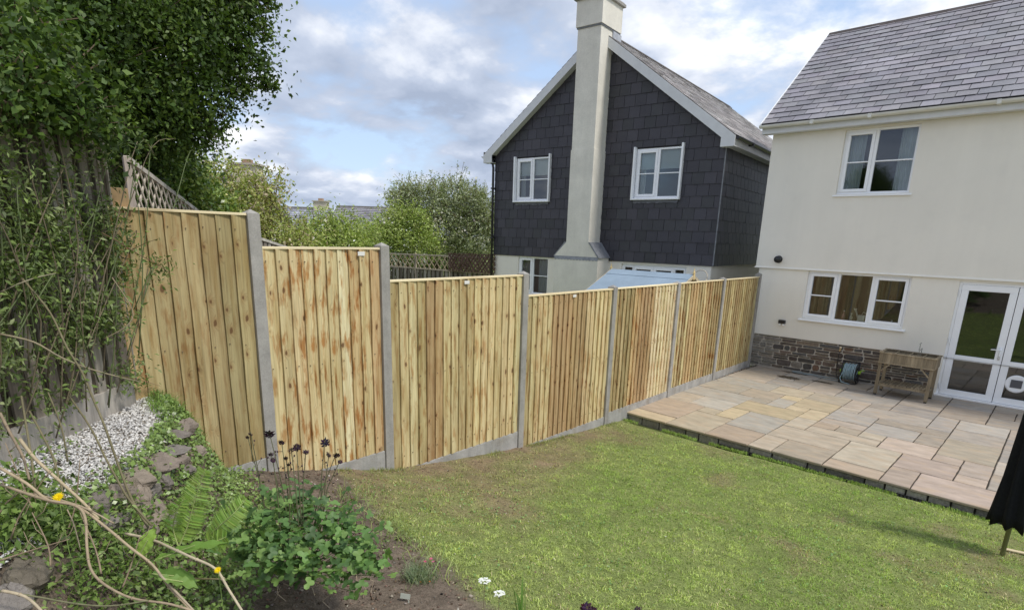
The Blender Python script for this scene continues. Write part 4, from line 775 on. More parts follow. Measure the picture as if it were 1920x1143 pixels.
# lattice topped fence beyond the corner
def lattice(mb, a, b, z0a, z1a, z0b, z1b, step, col, w=0.018, t=0.008, arched=0):
    'diamond lattice between two ends, heights varying linearly'
    a, b = Vector((*a, 0)), Vector((*b, 0)); Ln = (b-a).length; d = (b-a)/Ln; nr = Vector((d.y, -d.x, 0)); H0, H1 = z1a-z0a, z1b-z0b
    def P(x, v, o): f = x/Ln; z = (z0a+(z0b-z0a)*f)+v*(H0+(H1-H0)*f); q = a+d*x+nr*o; return Vector((q.x, q.y, z))
    Hm = max(H0, H1)
    for sgn, o in ((1, 0.0), (-1, t)):
        x = -Hm
        while x < Ln+Hm:
            pts = []
            for v in (0, 1):
                pts.append((x+(v if sgn > 0 else 1-v)*Hm*0.95, v))
            (xa, va), (xb, vb) = pts; lo = xa; hi = xb
            if lo > hi: xa, xb, va, vb = xb, xa, vb, va
            if xb > 0 and xa < Ln:
                if xa < 0: va = va+(vb-va)*(0-xa)/(xb-xa); xa = 0
                if xb > Ln: vb = va+(vb-va)*(Ln-xa)/(xb-xa); xb = Ln
                if abs(xb-xa) > 0.01: mb.bar(P(xa, va, o), P(xb, vb, o), t*0.9, w, up=(0, 0, 1), col=kcol(col, orr))
            x += step
    return P
D2 = Vector((math.cos(math.radians(150)), math.sin(math.radians(150)), 0)); A0 = Vector((0.05, -11.78, 0))+D2*0.575
tf = empty('trellis_topped_fence', (A0.x, A0.y, 1.2), 0, 'weathered lattice trellis sloping down behind the new fence corner', 'trellis')
A1 = A0+D2*2.4; zt0, zt1 = 3.09, 2.78
mb = MB(); Pf = lattice(mb, (A0.x, A0.y), (A1.x, A1.y), zt0-0.52, zt0-0.02, zt1-0.55, zt1-0.02, 0.155, (0.56, 0.49, 0.40), 0.022); o = loc(mb.build('lattice', M['oldwood'], tf), tf)
mb = MB(); mb.bar((A0.x, A0.y, zt0), (A1.x, A1.y, zt1), 0.035, 0.035, col=(0.55, 0.50, 0.44)); loc(mb.build('top_rail', M['oldwood'], tf), tf)
mb = MB(); mb.bar((A0.x, A0.y, zt0-0.54), (A1.x, A1.y, zt1-0.57), 0.035, 0.035, col=(0.45, 0.40, 0.35)); loc(mb.build('bottom_rail', M['oldwood'], tf), tf)
mb = MB(); mb.box(A0.x-0.025, A0.x+0.012, A0.y-0.02, A0.y+0.02, 1.0, zt0+0.01, (0.42, 0.36, 0.31)); loc(mb.build('post', M['oldwood'], tf), tf)
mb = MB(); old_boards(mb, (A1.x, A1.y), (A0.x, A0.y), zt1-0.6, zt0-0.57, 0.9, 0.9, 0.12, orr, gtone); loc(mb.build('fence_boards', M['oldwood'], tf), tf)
# fence rail seen just over the second panel
q0, q1 = at(484, 447, 6.2), at(536, 464, 7.6)
sf = empty('sloping_fence', (q0.x, q0.y, 0.8), 0, 'old grey fence top sloping down behind the second panel', 'fence')
mb = MB(); mb.bar(q0, q1, 0.05, 0.03, col=(0.55, 0.52, 0.46)); q2 = q1+(q1-q0)*2; mb.bar(q1, q2, 0.05, 0.03, col=(0.55, 0.52, 0.46)); o = mb.build('top_rail', M['oldwood'], sf); o.location = -sf.location
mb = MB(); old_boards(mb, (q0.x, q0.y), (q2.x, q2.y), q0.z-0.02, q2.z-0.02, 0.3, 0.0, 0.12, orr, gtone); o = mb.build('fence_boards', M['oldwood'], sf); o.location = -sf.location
# back fence with trellis, joining the gable house
b0, b1 = Vector((-13.6, 0.0, 0)), Vector((-7.95, -0.05, 0)); bf = empty('back_fence', (b0.x, b0.y, 0), 0, 'grey boarded back fence topped with diamond trellis beside the slate gable', 'fence')
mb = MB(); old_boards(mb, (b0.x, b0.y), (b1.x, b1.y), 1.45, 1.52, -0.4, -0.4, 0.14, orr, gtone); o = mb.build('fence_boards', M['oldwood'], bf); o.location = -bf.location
mb = MB(); lattice(mb, (b0.x, b0.y-0.03), (b1.x, b1.y-0.03), 1.47, 1.92, 1.54, 2.0, 0.27, (0.52, 0.40, 0.27), 0.030); o = mb.build('trellis', M['oldwood'], bf); o.location = -bf.location
mb = MB(); 
for za, zb in ((1.92, 2.01), (1.46, 1.53)): mb.bar((b0.x, b0.y-0.03, za), (b1.x, b1.y-0.03, zb), 0.04, 0.04, col=(0.50, 0.42, 0.33))
for x in (-13.4, -11.75, -9.95, -8.1): mb.bar((x, -0.05, 0), (x, -0.05, 2.0), 0.05, 0.05, up=(0, 1, 0), col=(0.48, 0.40, 0.32))
o = mb.build('trellis_frame', M['oldwood'], bf); o.location = -bf.location
et = MB(); lattice(et, (-9.9, -0.16), (-7.75, -0.18), 1.50, 2.07, 1.55, 2.12, 0.15, (0.16, 0.10, 0.075), 0.030, 0.012); lattice(et, (-9.88, -0.20), (-7.72, -0.21), 1.52, 2.08, 1.55, 2.12, 0.19, (0.13, 0.08, 0.065), 0.028, 0.012)
et = et.build('expanding_trellis', M['oldwood']); tag(et, 'dark brown folded expanding trellis leaning along the top of the back fence', 'trellis')
# shed
sh = empty('garden_shed', (-1.9, -2.0, 0), 0, 'small wooden shed with blue-grey felt roof behind the new fence', 'shed')
ry, rz, ex0, ex1 = -1.95, 2.02, -2.50, -0.60; rise, run_ = 0.42, 0.95
mb = MB()
for sg in (-1, 1):
    e = (ry+sg*run_, rz-rise); mb.hexa([(ex0, e[0], e[1]-0.015), (ex1, e[0], e[1]-0.015), (ex1, ry, rz-0.015), (ex0, ry, rz-0.015), (ex0, e[0], e[1]), (ex1, e[0], e[1]), (ex1, ry, rz), (ex0, ry, rz)])
    m1 = 0.22; mb.hexa([(ex0+.002, ry+sg*run_*m1, rz-rise*m1+.004), (ex1-.002, ry+sg*run_*m1, rz-rise*m1+.004), (ex1-.002, ry, rz+0.003), (ex0+.002, ry, rz+0.003), (ex0+.002, ry+sg*run_*m1, rz-rise*m1+0.008), (ex1-.002, ry+sg*run_*m1, rz-rise*m1+0.008), (ex1-.002, ry, rz+0.009), (ex0+.002, ry, rz+0.009)], (0.96, 0.96, 0.96))
o = mb.build('roof', M['felt'], sh); o.location = -sh.location
mb = MB(); w0, w1 = ry-run_+0.12, ry+run_-0.12
for x in (ex0+0.08, ex1-0.08): mb.add([(x, w0, 0), (x, w1, 0), (x, w1, 1.63), (x, ry, rz-0.03), (x, w0, 1.63), (x+0.02, w0, 0), (x+0.02, w1, 0), (x+0.02, w1, 1.63), (x+0.02, ry, rz-0.03), (x+0.02, w0, 1.63)], [(0, 1, 2, 3, 4), (9, 8, 7, 6, 5), (0, 4, 9, 5), (1, 6, 7, 2)], (0.52, 0.40, 0.20))
for k in range(14):
    for y in (w0, w1-0.02): mb.box(ex0+0.08, ex1-0.06, y, y+0.02, 0.05+k*0.112, 0.155+k*0.112, kcol((0.58, 0.44, 0.22), orr))
o = mb.build('wall', M['oldwood'], sh); o.location = -sh.location
for x in (ex0-0.012, ex1+0.012):
    mb = MB()
    for sg in (-1, 1): mb.bar((x, ry+sg*(run_+0.02), rz-rise-0.05), (x, ry, rz-0.03), 0.02, 0.055, up=(0, 0, 1), col=(0.52, 0.45, 0.32))
    mb.box(x-0.012, x+0.012, ry-0.03, ry+0.03, rz-0.1, rz+0.04, (0.62, 0.48, 0.24)); mb.lathe([(0.03, rz+0.04), (0.018, rz+0.06), (0.004, rz+0.13)], (x, ry, 0), 2, 4, (0.62, 0.48, 0.24))
    o = mb.build('bargeboard', M['oldwood'], sh); o.location = -sh.location
hp = HW(0, 0); sp = at(1311, 520, 12.0); mb = MB(); n_ = 22; R_ = 0.17
mb.tube([(sp.x+R_*math.cos(a), sp.y+R_*math.sin(a)*0.5, sp.z-0.02+R_*math.sin(a)) for a in [2*PI*k/n_ for k in range(n_+1)]], 0.012, 6, (0.42, 0.37, 0.29))
mb.tube([(sp.x, sp.y, 0), (sp.x, sp.y, sp.z-R_)], 0.015, 6, (0.55, 0.47, 0.33)); tag(mb.build('garden_hoop', M['plain'], None, True), 'pale ring shaped ornament on a stake behind the shed gable', 'ornament')
# far houses
def far_house(name, px0, px1, py_r, py_e, w, depth, wall, roofc, label, chim=None, hipcut=0.0):
    a, b = at(px0, py_r, w), at(px1, py_r, w); e = at(px0, py_e, w); ctr = (a+b)/2; h = empty(name, (ctr.x, ctr.y, -0.6), math.atan2(b.y-a.y, b.x-a.x), label, 'house')
    W = (b-a).xy.length/2; zr = a.z+0.6; ze = min(e.z+0.6, zr-2.0); dp = depth
    mb = MB(); mb.box(-W+0.3, W-0.3, -dp/2+0.3, dp/2-0.3, 0, ze, wall)
    for s in (-1, 1): mb.add([(s*(W-0.3), -dp/2+0.3, ze), (s*(W-0.3), dp/2-0.3, ze), (s*(W-0.3), 0, zr-0.15)], [(0, 1, 2)], wall)
    mb.build('wall', M['render'], h); mb = MB(); ang = math.atan2(zr-ze, dp/2); ln = math.hypot(zr-ze, dp/2)
    for s in (-1, 1):
        mb.add([(-W, s*dp/2, ze), (W, s*dp/2, ze), (W-hipcut, 0, zr), (-W+hipcut, 0, zr), (-W, s*dp/2, ze-0.12), (W, s*dp/2, ze-0.12), (W-hipcut, 0, zr-0.12), (-W+hipcut, 0, zr-0.12)], [(0, 1, 2, 3), (7, 6, 5, 4), (0, 4, 5, 1), (1, 5, 6, 2), (3, 7, 4, 0)], roofc)
        roof_slates(mb, (-W, s*dp/2, ze+0.01), (1, 0, 0), (0, -s*(dp/2)/ln, (zr-ze)/ln), 2*W, ln, 0.35, 0.5, [tuple(v*q for v in roofc) for q in (0.85, 1, 1.12)], rnd, 0.03)
    rf = mb.build('roof', M['slate'], h)
    mb = MB(); mb.box(-W, W, -0.12, 0.12, zr-0.05, zr+0.08, (0.6, 0.58, 0.56)); mb.build('ridge_tiles', M['concrete'], rf)
    if chim is not None:
        cx = -W+2*W*chim; mb = MB(); mb.box(cx-0.45, cx+0.45, -0.35, 0.35, zr-1.4, zr+0.45, (0.75, 0.70, 0.62)); mb.box(cx-0.52, cx+0.52, -0.42, 0.42, zr+0.45, zr+0.52, (0.6, 0.57, 0.52)); mb.box(cx-0.15, cx+0.15, -0.15, 0.15, zr+0.52, zr+0.68, (0.5, 0.36, 0.28)); mb.build('chimney', M['render2'], h)
    for k in range(3):
        x = -W*0.6+k*W*0.6; mb = MB(); frame_ring(mb, x-0.6, x+0.6, max(0.4, ze-1.7), ze-0.4, 0.06, -dp/2+0.24, -dp/2+0.30); f_ = mb.build('window', M['upvc'], h); g_ = MB(); g_.add([(x-0.55, -dp/2+0.27, max(0.45, ze-1.65)), (x+0.55, -dp/2+0.27, max(0.45, ze-1.65)), (x+0.55, -dp/2+0.27, ze-0.45), (x-0.55, -dp/2+0.27, ze-0.45)], [(0, 1, 2, 3)]); g_.build('pane', M['glass'], f_)
    return h
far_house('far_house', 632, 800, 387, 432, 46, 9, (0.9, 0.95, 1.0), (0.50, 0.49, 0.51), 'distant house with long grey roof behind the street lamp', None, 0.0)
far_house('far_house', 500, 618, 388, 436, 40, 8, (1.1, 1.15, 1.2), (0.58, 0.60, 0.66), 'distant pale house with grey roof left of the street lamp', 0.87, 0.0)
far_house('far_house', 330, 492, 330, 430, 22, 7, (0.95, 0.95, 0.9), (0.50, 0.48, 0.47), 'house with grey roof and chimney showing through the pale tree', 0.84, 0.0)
lp = at(637, 398, 30); mb = MB(); sl_ = empty('street_lamp', (lp.x, lp.y, -0.6), 0, 'thin grey street lamp with a short arm above the shrubs', 'street lamp')
mb.tube([(0, 0, 0), (0, 0, 3.0), (0, 0, lp.z+0.6)], [0.09, 0.07, 0.045], 8, (0.35, 0.36, 0.37)); mb.build('pole', M['plain'], sl_, True)
mb = MB(); d = RT*0.62; mb.tube([(0, 0, lp.z+0.55), (d.x*0.3, d.y*0.3, lp.z+0.66), (d.x, d.y, lp.z+0.70)], 0.03, 6, (0.4, 0.4, 0.4)); mb.bar((d.x*0.7, d.y*0.7, lp.z+0.69), (d.x*1.4, d.y*1.4, lp.z+0.71), 0.14, 0.07, col=(0.55, 0.56, 0.57)); mb.build('lamp_head', M['plain'], sl_)
# ---------------------------------------------------------------- trees and shrubs
def tree(name, lobes, n_cl, per, spread, size, cols, label, cat='tree', trunk=None, twigs=0, inner=0.45, blossom=0, mat_='leaf', upb=0.5, wid=0.55, brcol=(1, 1, 1), group=None, limb=1.0):
    lobes = [(np.array(c, float), np.array(r, float)) for c, r in lobes]; cen0 = np.mean([l[0] for l in lobes], 0)
    base = Vector(trunk) if trunk else Vector((cen0[0], cen0[1], hz1(cen0[0], cen0[1]))); e = empty(name, base, 0, label, cat, group)
    P, k, cc, dd = clumps(lobes, n_cl, per, spread, inner); col = np.array(cols)[RNG.integers(0, len(cols), n_cl)][k]*RNG.normal(1, 0.16, (n_cl, 1))[k]*RNG.normal(1, 0.14, (len(k), 1))
    V, F, C = leaf_arrays(P, size, np.clip(col, 0.004, 1), NRM=unit(dd[k]*0.8+RNG.normal(size=(len(k), 3))*0.8+np.array([0, 0, upb])), wid=wid)
    tw = MB(); br = MB()
    b0 = Vector((0, 0, 0)); tips = []
    for li, (c, r) in enumerate(lobes):
        c = Vector(c)-base; mid = b0.lerp(c, 0.5)+Vector((random.uniform(-.1, .1), random.uniform(-.1, .1), 0.1))*c.length*0.3
        if limb < 0.3 and np.mean(r) < 0.37: mid = Vector(c)
        else: br.tube([b0, b0.lerp(mid, 0.5), mid, c], [(0.022*c.length+0.01)*limb, 0.018*c.length*limb, 0.010*c.length*limb, 0.004*c.length*limb], 6, brcol, False)
        for j in range(7):
            t = c+Vector(unit(RNG.normal(size=3))*np.array(r)*0.8); br.tube([mid.lerp(c, random.random()), (c+t)/2+Vector(RNG.normal(size=3))*0.05, t], [0.005*c.length*limb, 0.003*c.length*limb, 0.002+0.001*c.length*limb], 4, brcol, False)
    extra = []
    if twigs:
        li = RNG.integers(0, len(lobes), twigs)
        for q in range(twigs):
            c, r = lobes[li[q]]; d = unit(RNG.normal(size=3)+np.array([0, 0, 0.7])); p0 = c+d*r*0.7; ln = np.mean(r)*RNG.uniform(0.35, 0.95); d2 = unit(d+RNG.normal(size=3)*0.35+np.array([0, 0, 0.35])); pts = [p0, p0+d2*ln*0.5+RNG.normal(size=3)*ln*0.05, p0+d2*ln]
            br.tube([Vector(p)-base for p in pts], [q_*size*20 for q_ in (0.006+0.003*ln, 0.004+0.001*ln, 0.0028)], 3, brcol, False); m_ = int(14+10*RNG.random()); f = RNG.uniform(0.05, 1, (m_, 1)); extra.append(p0+(pts[2]-p0)*f+RNG.normal(size=(m_, 3))*size*0.42)
        E = np.concatenate(extra); ce = np.array(cols)[RNG.integers(0, len(cols), len(E))]*1.1; V2, F2, C2 = leaf_arrays(E, size, ce, wid=wid); F2 = F2+len(V); V = np.concatenate([V, V2]); F = np.concatenate([F, F2]); C = np.concatenate([C, C2])
    o = npmesh('crown', V-np.array(base), F, C, M[mat_], e); b = br.build('branches', M['bark'], e)
    if trunk is None or True:
        t = MB(); t.tube([(0, 0, -0.3), (0.02, 0.01, 0.4), (0, 0, 0.9)], [0.09*max(1, (cen0[2]-base.z)/2.5), 0.07*max(1, (cen0[2]-base.z)/2.5), 0.05], 8); t.build('trunk', M['bark'], e, True)
    if blossom:
        P, k, cc, dd = clumps(lobes, blossom, 9, size*1.4, 0.9); V, F, C = leaf_arrays(P, size*0.9, jcol(len(P), (0.75, 0.74, 0.66), 0.08), wid=0.9); npmesh('blossom', V-np.array(base), F, C, M['petal'], e)
    return e
def A3(x, y, w): return tuple(at(x, y, w))
G1_ = [(0.06, 0.11, 0.022), (0.08, 0.14, 0.026), (0.04, 0.072, 0.016), (0.125, 0.19, 0.04)]
# big dark hedge tree hanging over the old fence
lob = []
for (x, y, w, r) in [(20, 40, 3.9, .45), (20, 120, 3.85, .36), (130, 30, 4.1, .5), (120, 130, 4.15, .42), (230, 60, 4.4, .5), (220, 170, 4.45, .42), (330, 50, 4.7, .46), (300, 160, 4.7, .42), (290, 240, 4.9, .40), (395, 50, 5.0, .36), (380, 150, 5.0, .30), (60, -80, 4.2, .6), (200, -90, 4.5, .7), (340, -90, 4.9, .7), (430, -50, 5.1, .4), (480, 15, 5.2, .15), (440, 40, 5.1, .22), (495, 62, 5.2, .10), (475, 120, 5.2, .13), (505, 160, 5.2, .06), (440, 130, 5.1, .16), (450, 185, 5.2, .11), (425, 215, 5.2, .11), (405, 255, 5.2, .09), (465, -20, 5.2, .2), (380, 235, 5.1, .16), (345, 262, 5.2, .18), (415, 100, 5.3, .2), (230, 265, 4.9, .34), (255, 330, 5.1, .30), (160, 190, 4.4, .36), (-60, 60, 3.9, .5), (330, 215, 4.9, .28)]:
    p = at(x, y, w); lob.append((p, (r, r, r*0.85)))
for (x, y, w, r) in [(30, 165, 2.72, .11), (95, 180, 2.88, .11), (150, 205, 3.02, .12), (60, 125, 2.9, .16), (5, 195, 2.6, .08), (190, 232, 3.2, .13), (125, 135, 3.1, .17), (0, 60, 3.1, .25), (65, 205, 2.8, .06), (120, 225, 2.95, .06)]: lob.append((at(x, y, w), (r*1.2, r*1.2, r)))
tree('hedge_tree', lob, 2800, 30, 0.085, 0.042, G1_, 'large dark green tree overhanging the weathered fence at upper left', 'tree', trunk=(-1.3, -13.2, 1.3), twigs=430, limb=0.22, inner=0.35, upb=0.25, wid=0.6)
# spray of leaves hanging at its right edge
G2_ = [(0.15, 0.22, 0.035), (0.20, 0.27, 0.05), (0.12, 0.18, 0.04), (0.27, 0.31, 0.08)]
lob = [(at(x, y, w), (r, r, r*.9)) for x, y, w, r in [(300, 330, 6.2, .40), (250, 345, 5.9, .35), (340, 350, 6.4, .36), (325, 300, 6.4, .30), (380, 385, 6.8, .34), (285, 290, 6.2, .3), (300, 400, 6.2, .5), (380, 440, 6.8, .5)]]
tree('ivy_hedge', lob, 620, 26, 0.085, 0.06, [(0.17, 0.27, 0.05), (0.23, 0.33, 0.07), (0.12, 0.20, 0.04), (0.32, 0.40, 0.10)], 'glossy green hedge rising behind the lattice trellis', 'hedge', twigs=20, mat_='leaf_gloss')
G3_ = [(0.32, 0.38, 0.09), (0.40, 0.43, 0.14), (0.24, 0.30, 0.08), (0.46, 0.45, 0.20), (0.46, 0.38, 0.27)]
lob = [(at(x, y, w), (r, r, r*.85)) for x, y, w, r in [(400, 400, 9.0, .55), (460, 400, 9.3, .60), (520, 435, 9.5, .45), (430, 350, 9.2, .42), (500, 350, 9.5, .32), (385, 340, 9.0, .35), (560, 455, 9.6, .35), (460, 470, 9.2, .7), (540, 480, 9.4, .5), (480, 385, 9.2, .4)]]
tree('apple_tree', lob, 620, 22, 0.13, 0.058, G3_, 'pale yellow-green tree with thin twigs above the first two panels', 'tree', twigs=110, inner=0.5)
# tree line beyond the back fence
G4_ = [(0.29, 0.38, 0.09), (0.36, 0.45, 0.12), (0.22, 0.30, 0.07), (0.42, 0.48, 0.17)]
G5_ = [(0.26, 0.31, 0.15), (0.33, 0.37, 0.21), (0.20, 0.25, 0.11), (0.41, 0.44, 0.30)]
for (name, pts, ncl, sz, cols, lab, tw, bl) in [
    ('hawthorn_shrub', [(600, 440, 16, .6), (640, 450, 16, .65), (570, 460, 15, .5), (620, 480, 16, .9), (680, 450, 18, .6)], 460, 0.10, G4_, 'low bright green shrub in front of the street lamp', 50, 12),
    ('round_green_shrub', [(745, 425, 22, .85), (775, 420, 22, .6), (725, 450, 22, .9), (780, 455, 22, .9), (700, 460, 22, .8)], 520, 0.11, G4_, 'rounded lime green shrub left of the tall grey-green one', 60, 22),
    ('tall_willow_shrub', [(790, 385, 24, 1.1), (850, 385, 24, 1.2), (890, 395, 24, 1.0), (830, 440, 24, 1.3), (890, 450, 24, 1.2), (755, 385, 24, .7), (910, 425, 24, .8)], 1300, 0.11, G5_, 'tall silvery green shrub beside the slate gable downpipe', 330, 70)]:
    lob = [(at(x, y, w), (r, r, r*.85)) for x, y, w, r in pts]; tree(name, lob, ncl, 26, 0.20, sz, cols, lab, 'shrub', twigs=tw, blossom=bl, inner=0.4, wid=0.4)
# dense low hedges closing the gap below, in the gardens beyond
for (px_, w, r, lab) in [(560, 19, 1.2, 'dark hedge mass low behind the second panel'), (690, 25, 1.3, 'dark hedge mass low behind the trellis, left part'), (830, 27, 1.6, 'dark hedge mass low behind the trellis near the gable')]:
    c = at(px_, 480, w); tree('low_hedge', [((c.x+dx, c.y+dy, 0.7), (r, r, 1.1)) for dx, dy in ((-1.6, -1.2), (0, 0), (1.6, 1.2))], 420, 24, 0.22, 0.11, [(0.08, 0.11, 0.03), (0.11, 0.15, 0.04)], lab, 'hedge', inner=0.6)
# ---------------------------------------------------------------- raised bed, rockery and plants in the foreground
def rock(name, x, y, r, flat, col, label, group='rocks edging the raised bed', lift=0.0, yaw=None, tilt=0.3):
    r *= 1.15 if x > 100 else 1.0; p = gpt(x, y, lift); rr = random.Random(int(x*7+y)); n1_, n2_ = 18, 12; pl_ = [unit(np.array([rr.gauss(0, 1), rr.gauss(0, 1), rr.gauss(0, 1)])) for _ in range(10)]; dd = [rr.uniform(0.62, 0.95) for _ in pl_]
    vs = []; ya = rr.uniform(0, PI) if yaw is None else yaw; cy, sy = math.cos(ya), math.sin(ya); tx = rr.uniform(-tilt, tilt)
    for i in range(n2_+1):
        th = PI*i/n2_
        for j in range(n1_):
            ph = 2*PI*j/n1_; d = np.array([math.sin(th)*math.cos(ph), math.sin(th)*math.sin(ph), math.cos(th)]); q = 1.0
            for n_, k_ in zip(pl_, dd):
                c = abs(float(d@n_)); q = min(q, k_/max(c, 1e-3)*1.0 if c > 0.3 else q)
            q *= 1+0.05*math.sin(7*ph+3*th+x)+0.03*math.sin(15*th+x)
            v = d*q*np.array([1.25, 0.8, flat])*r; v = np.array([v[0], v[1]*math.cos(tx)-v[2]*math.sin(tx), v[1]*math.sin(tx)+v[2]*math.cos(tx)]); vs.append((v[0]*cy-v[1]*sy, v[0]*sy+v[1]*cy, v[2]))
    mb = MB(); mb.add(vs, [(i*n1_+j, (i+1)*n1_+j, (i+1)*n1_+(j+1) % n1_, i*n1_+(j+1) % n1_) for i in range(n2_) for j in range(n1_)], col)
    o = mb.build(name, M['rock']); o.location = (p.x, p.y, p.z+r*flat*0.15); return tag(o, label, 'rock', group)
RC = [(0.29, 0.24, 0.20), (0.24, 0.21, 0.185), (0.33, 0.275, 0.22), (0.26, 0.235, 0.21)]
for k, (x, y, r, f, lab) in enumerate([
    (345, 808, 0.085, 0.7, 'grey angular rock at the top right corner of the white pebbles'), (322, 820, 0.075, 0.6, 'flat grey rock below the topmost corner rock, beside the pebbles'), (365, 850, 0.06, 0.6, 'small rounded rock in the ivy right of the rockery'),
    (318, 848, 0.075, 0.5, 'mossy ochre rock in the middle of the rockery edge'), (292, 872, 0.10, 0.55, 'broad brown rock with weeds growing on it below the mossy one'), (345, 882, 0.055, 0.6, 'small reddish rock at the ivy edge of the rockery'),
    (250, 905, 0.10, 0.5, 'flat grey rock dipping into the lower pebbles'), (285, 925, 0.065, 0.8, 'upright grey rock crossed by a thin green stem'), (222, 935, 0.075, 1.0, 'upright block shaped rock with a mossy top'),
    (185, 950, 0.075, 0.8, 'dark grey rock at the lower left end of the pebbles'), (290, 965, 0.08, 0.8, 'pale pitted rock right above the dock leaves'), (322, 985, 0.07, 0.7, 'pinkish rock beside the upright fern'), (262, 995, 0.07, 0.7, 'brown rock behind the pale dead cane'),
    (215, 985, 0.06, 0.7, 'small dark rock under the crossing canes'), (50, 1090, 0.12, 0.7, 'large dark mossy boulder at the lower left corner'), (12, 1135, 0.10, 0.7, 'pale grey rock at the very bottom left corner'), (335, 868, 0.06, 0.9, 'narrow upright rock wedged between the mossy rock and the ivy'), (305, 905, 0.06, 0.8, 'brown rock just below the broad rock with weeds'), (262, 940, 0.07, 0.9, 'brown cracked rock behind the green stem, left of the pale pitted one'), (190, 985, 0.06, 0.9, 'tan rock below the dark grey rock at the lower pebble end'),
    (405, 1128, 0.06, 0.5, 'flat brown rock at the bottom below the second yellow flower')]):
    rock('rock', x, y, r, f, (0.15, 0.13, 0.10) if x == 50 else tuple(0.85*v for v in RC[k % 4]), lab)
def round_leaves(P, size, col, N3, lobes=3, cup=0.15, D=None):
    'fan shaped scalloped leaves'
    n = len(P); D = unit(RNG.normal(size=(n, 3))*np.array([1, 1, 0.3])) if D is None else unit(D); S = unit(np.cross(D, N3)); U = np.cross(S, D); size = np.broadcast_to(size, (n,))[:, None]*RNG.uniform(0.7, 1.25, (n, 1))
    m = 13; V = [P]
    for k in range(m):
        a = (k/(m-1)-0.5)*PI*1.45; r = 0.62+0.38*abs(math.cos(a*lobes/1.45*1.0))+0.05*(k % 2); V.append(P+(D*math.cos(a)*r+S*math.sin(a)*r)*size*0.8+U*size*cup*(abs(math.sin(a*2))-0.3))
    V = np.stack(V, 1); F = np.array([[0, k, k+1] for k in range(1, m)])[None]+np.arange(n)[:, None, None]*(m+1); return V.reshape(-1, 3), F.reshape(-1, 3), np.repeat(col, m+1, axis=0)
def merge(parts):
    V, F, C, o = [], [], [], 0
    for v, f, c in parts: V.append(v); F.append(f+o); C.append(c); o += len(v)
    return np.concatenate(V), np.concatenate(F), np.concatenate(C)
# ivy over the slope between the rocks and the lawn level
n = 15000; t_ = RNG.uniform(-0.62, 1.75, n); s2 = RNG.uniform(-0.02, 0.75, n)**1.0; e_ = edge(t_); s2 = s2+e_-0.03
X = S0[0]+(s2+t_)*R2; Y = S0[1]+(s2-t_)*R2; ok = (X > 0.04) & (s2 < e_+0.52+0.12*RNG.normal(size=n)) & (fnoise(X, Y, 6, 50) > 0.30); X, Y = X[ok], Y[ok]; n = len(X); s2 = s2[ok]; e_ = e_[ok]
Z = hz(X, Y)+RNG.uniform(0.0, 0.07, n); Nn_ = unit(np.stack([0.55+RNG.normal(0, .45, n), 0.45+RNG.normal(0, .45, n), 0.9+RNG.normal(0, .3, n)], 1)); cl = fnoise(X, Y, 10, 61)[:, None]
col = (np.array([0.14, 0.235, 0.055])*(1-cl)+np.array([0.30, 0.40, 0.13])*cl)*RNG.uniform(0.5, 1.35, (n, 1)); V, F, C = leaf_arrays(np.stack([X, Y, Z], 1), 0.024, col, NRM=Nn_, wid=0.85)
tag(npmesh('ivy', V, F, C, M['leaf_gloss']), 'small leaved ivy and weeds covering the slope beside the rockery', 'ivy', kind='stuff')
# long grass tuft where the old and new fences meet
n = 1500; px_ = RNG.uniform(0, 1, n); X = 0.05+0.42*RNG.uniform(0, 1, n)**1.3; Y = -11.66+0.40*px_-X*0.25
V_ = blades('grass_tuft', X, Y, RNG.uniform(0.05, 0.13, n), RNG.uniform(0.003, 0.005, n), jcol(n, (0.22, 0.33, 0.09), 0.3), 1.4, label='tuft of long dark green grass at the foot of the first panel', cat='grass', kind=None)
n = 420; X = RNG.uniform(0.6, 2.3, n); Y = -10.42-0.18*X+RNG.normal(0, 0.10, n)
blades('bed_edge_grass', X, Y, RNG.uniform(0.05, 0.13, n), RNG.uniform(0.003, 0.006, n), jcol(n, (0.34, 0.42, 0.16), 0.3), 1.5, label='longer pale grass straggling along the edge of the flower bed', cat='grass')
# climber on the weathered fence
cl_e = empty('climbing_plant', (OP.x+OD.x*0.7, OP.y+OD.y*0.7, 1.45), 0, 'tangled leafy climber covering the old weathered fence on the left', 'climber')
def fp(t, z, o): return OP+OD*t+ON*o+Vector((0, 0, z))-Vector((0, 0, OP.z))
cen = []; 
for k in range(1500):
    t = RNG.uniform(-0.02, 1.75); z = RNG.choice([RNG.uniform(1.95, 2.75), RNG.uniform(1.62, 3.35)], p=[0.5, 0.5]); nz_ = float(fnoise(t, z, 4.2, 71))
    if nz_ < 0.44: continue
    cen.append(np.array(fp(t, z, abs(RNG.normal(0.04, 0.05))+0.03)))
cen = np.array(cen); k = np.repeat(np.arange(len(cen)), 12); P = cen[k]+RNG.normal(size=(len(k), 3))*0.042; 
base_c = np.array([(0.19, 0.27, 0.08), (0.25, 0.34, 0.10), (0.12, 0.18, 0.05), (0.32, 0.38, 0.17)])[RNG.integers(0, 4, len(cen))][k]*RNG.uniform(0.7, 1.25, (len(k), 1))
D_ = unit(RNG.normal(size=(len(k), 3))+np.array([0.4, 0.2, -0.4])); V1 = leaf_arrays(P, 0.038, base_c, D=D_, NRM=unit(np.array([0.5, 0.5, 0.6])+RNG.normal(size=(len(k), 3))*0.5), wid=0.36)
stm = MB(); ml = []
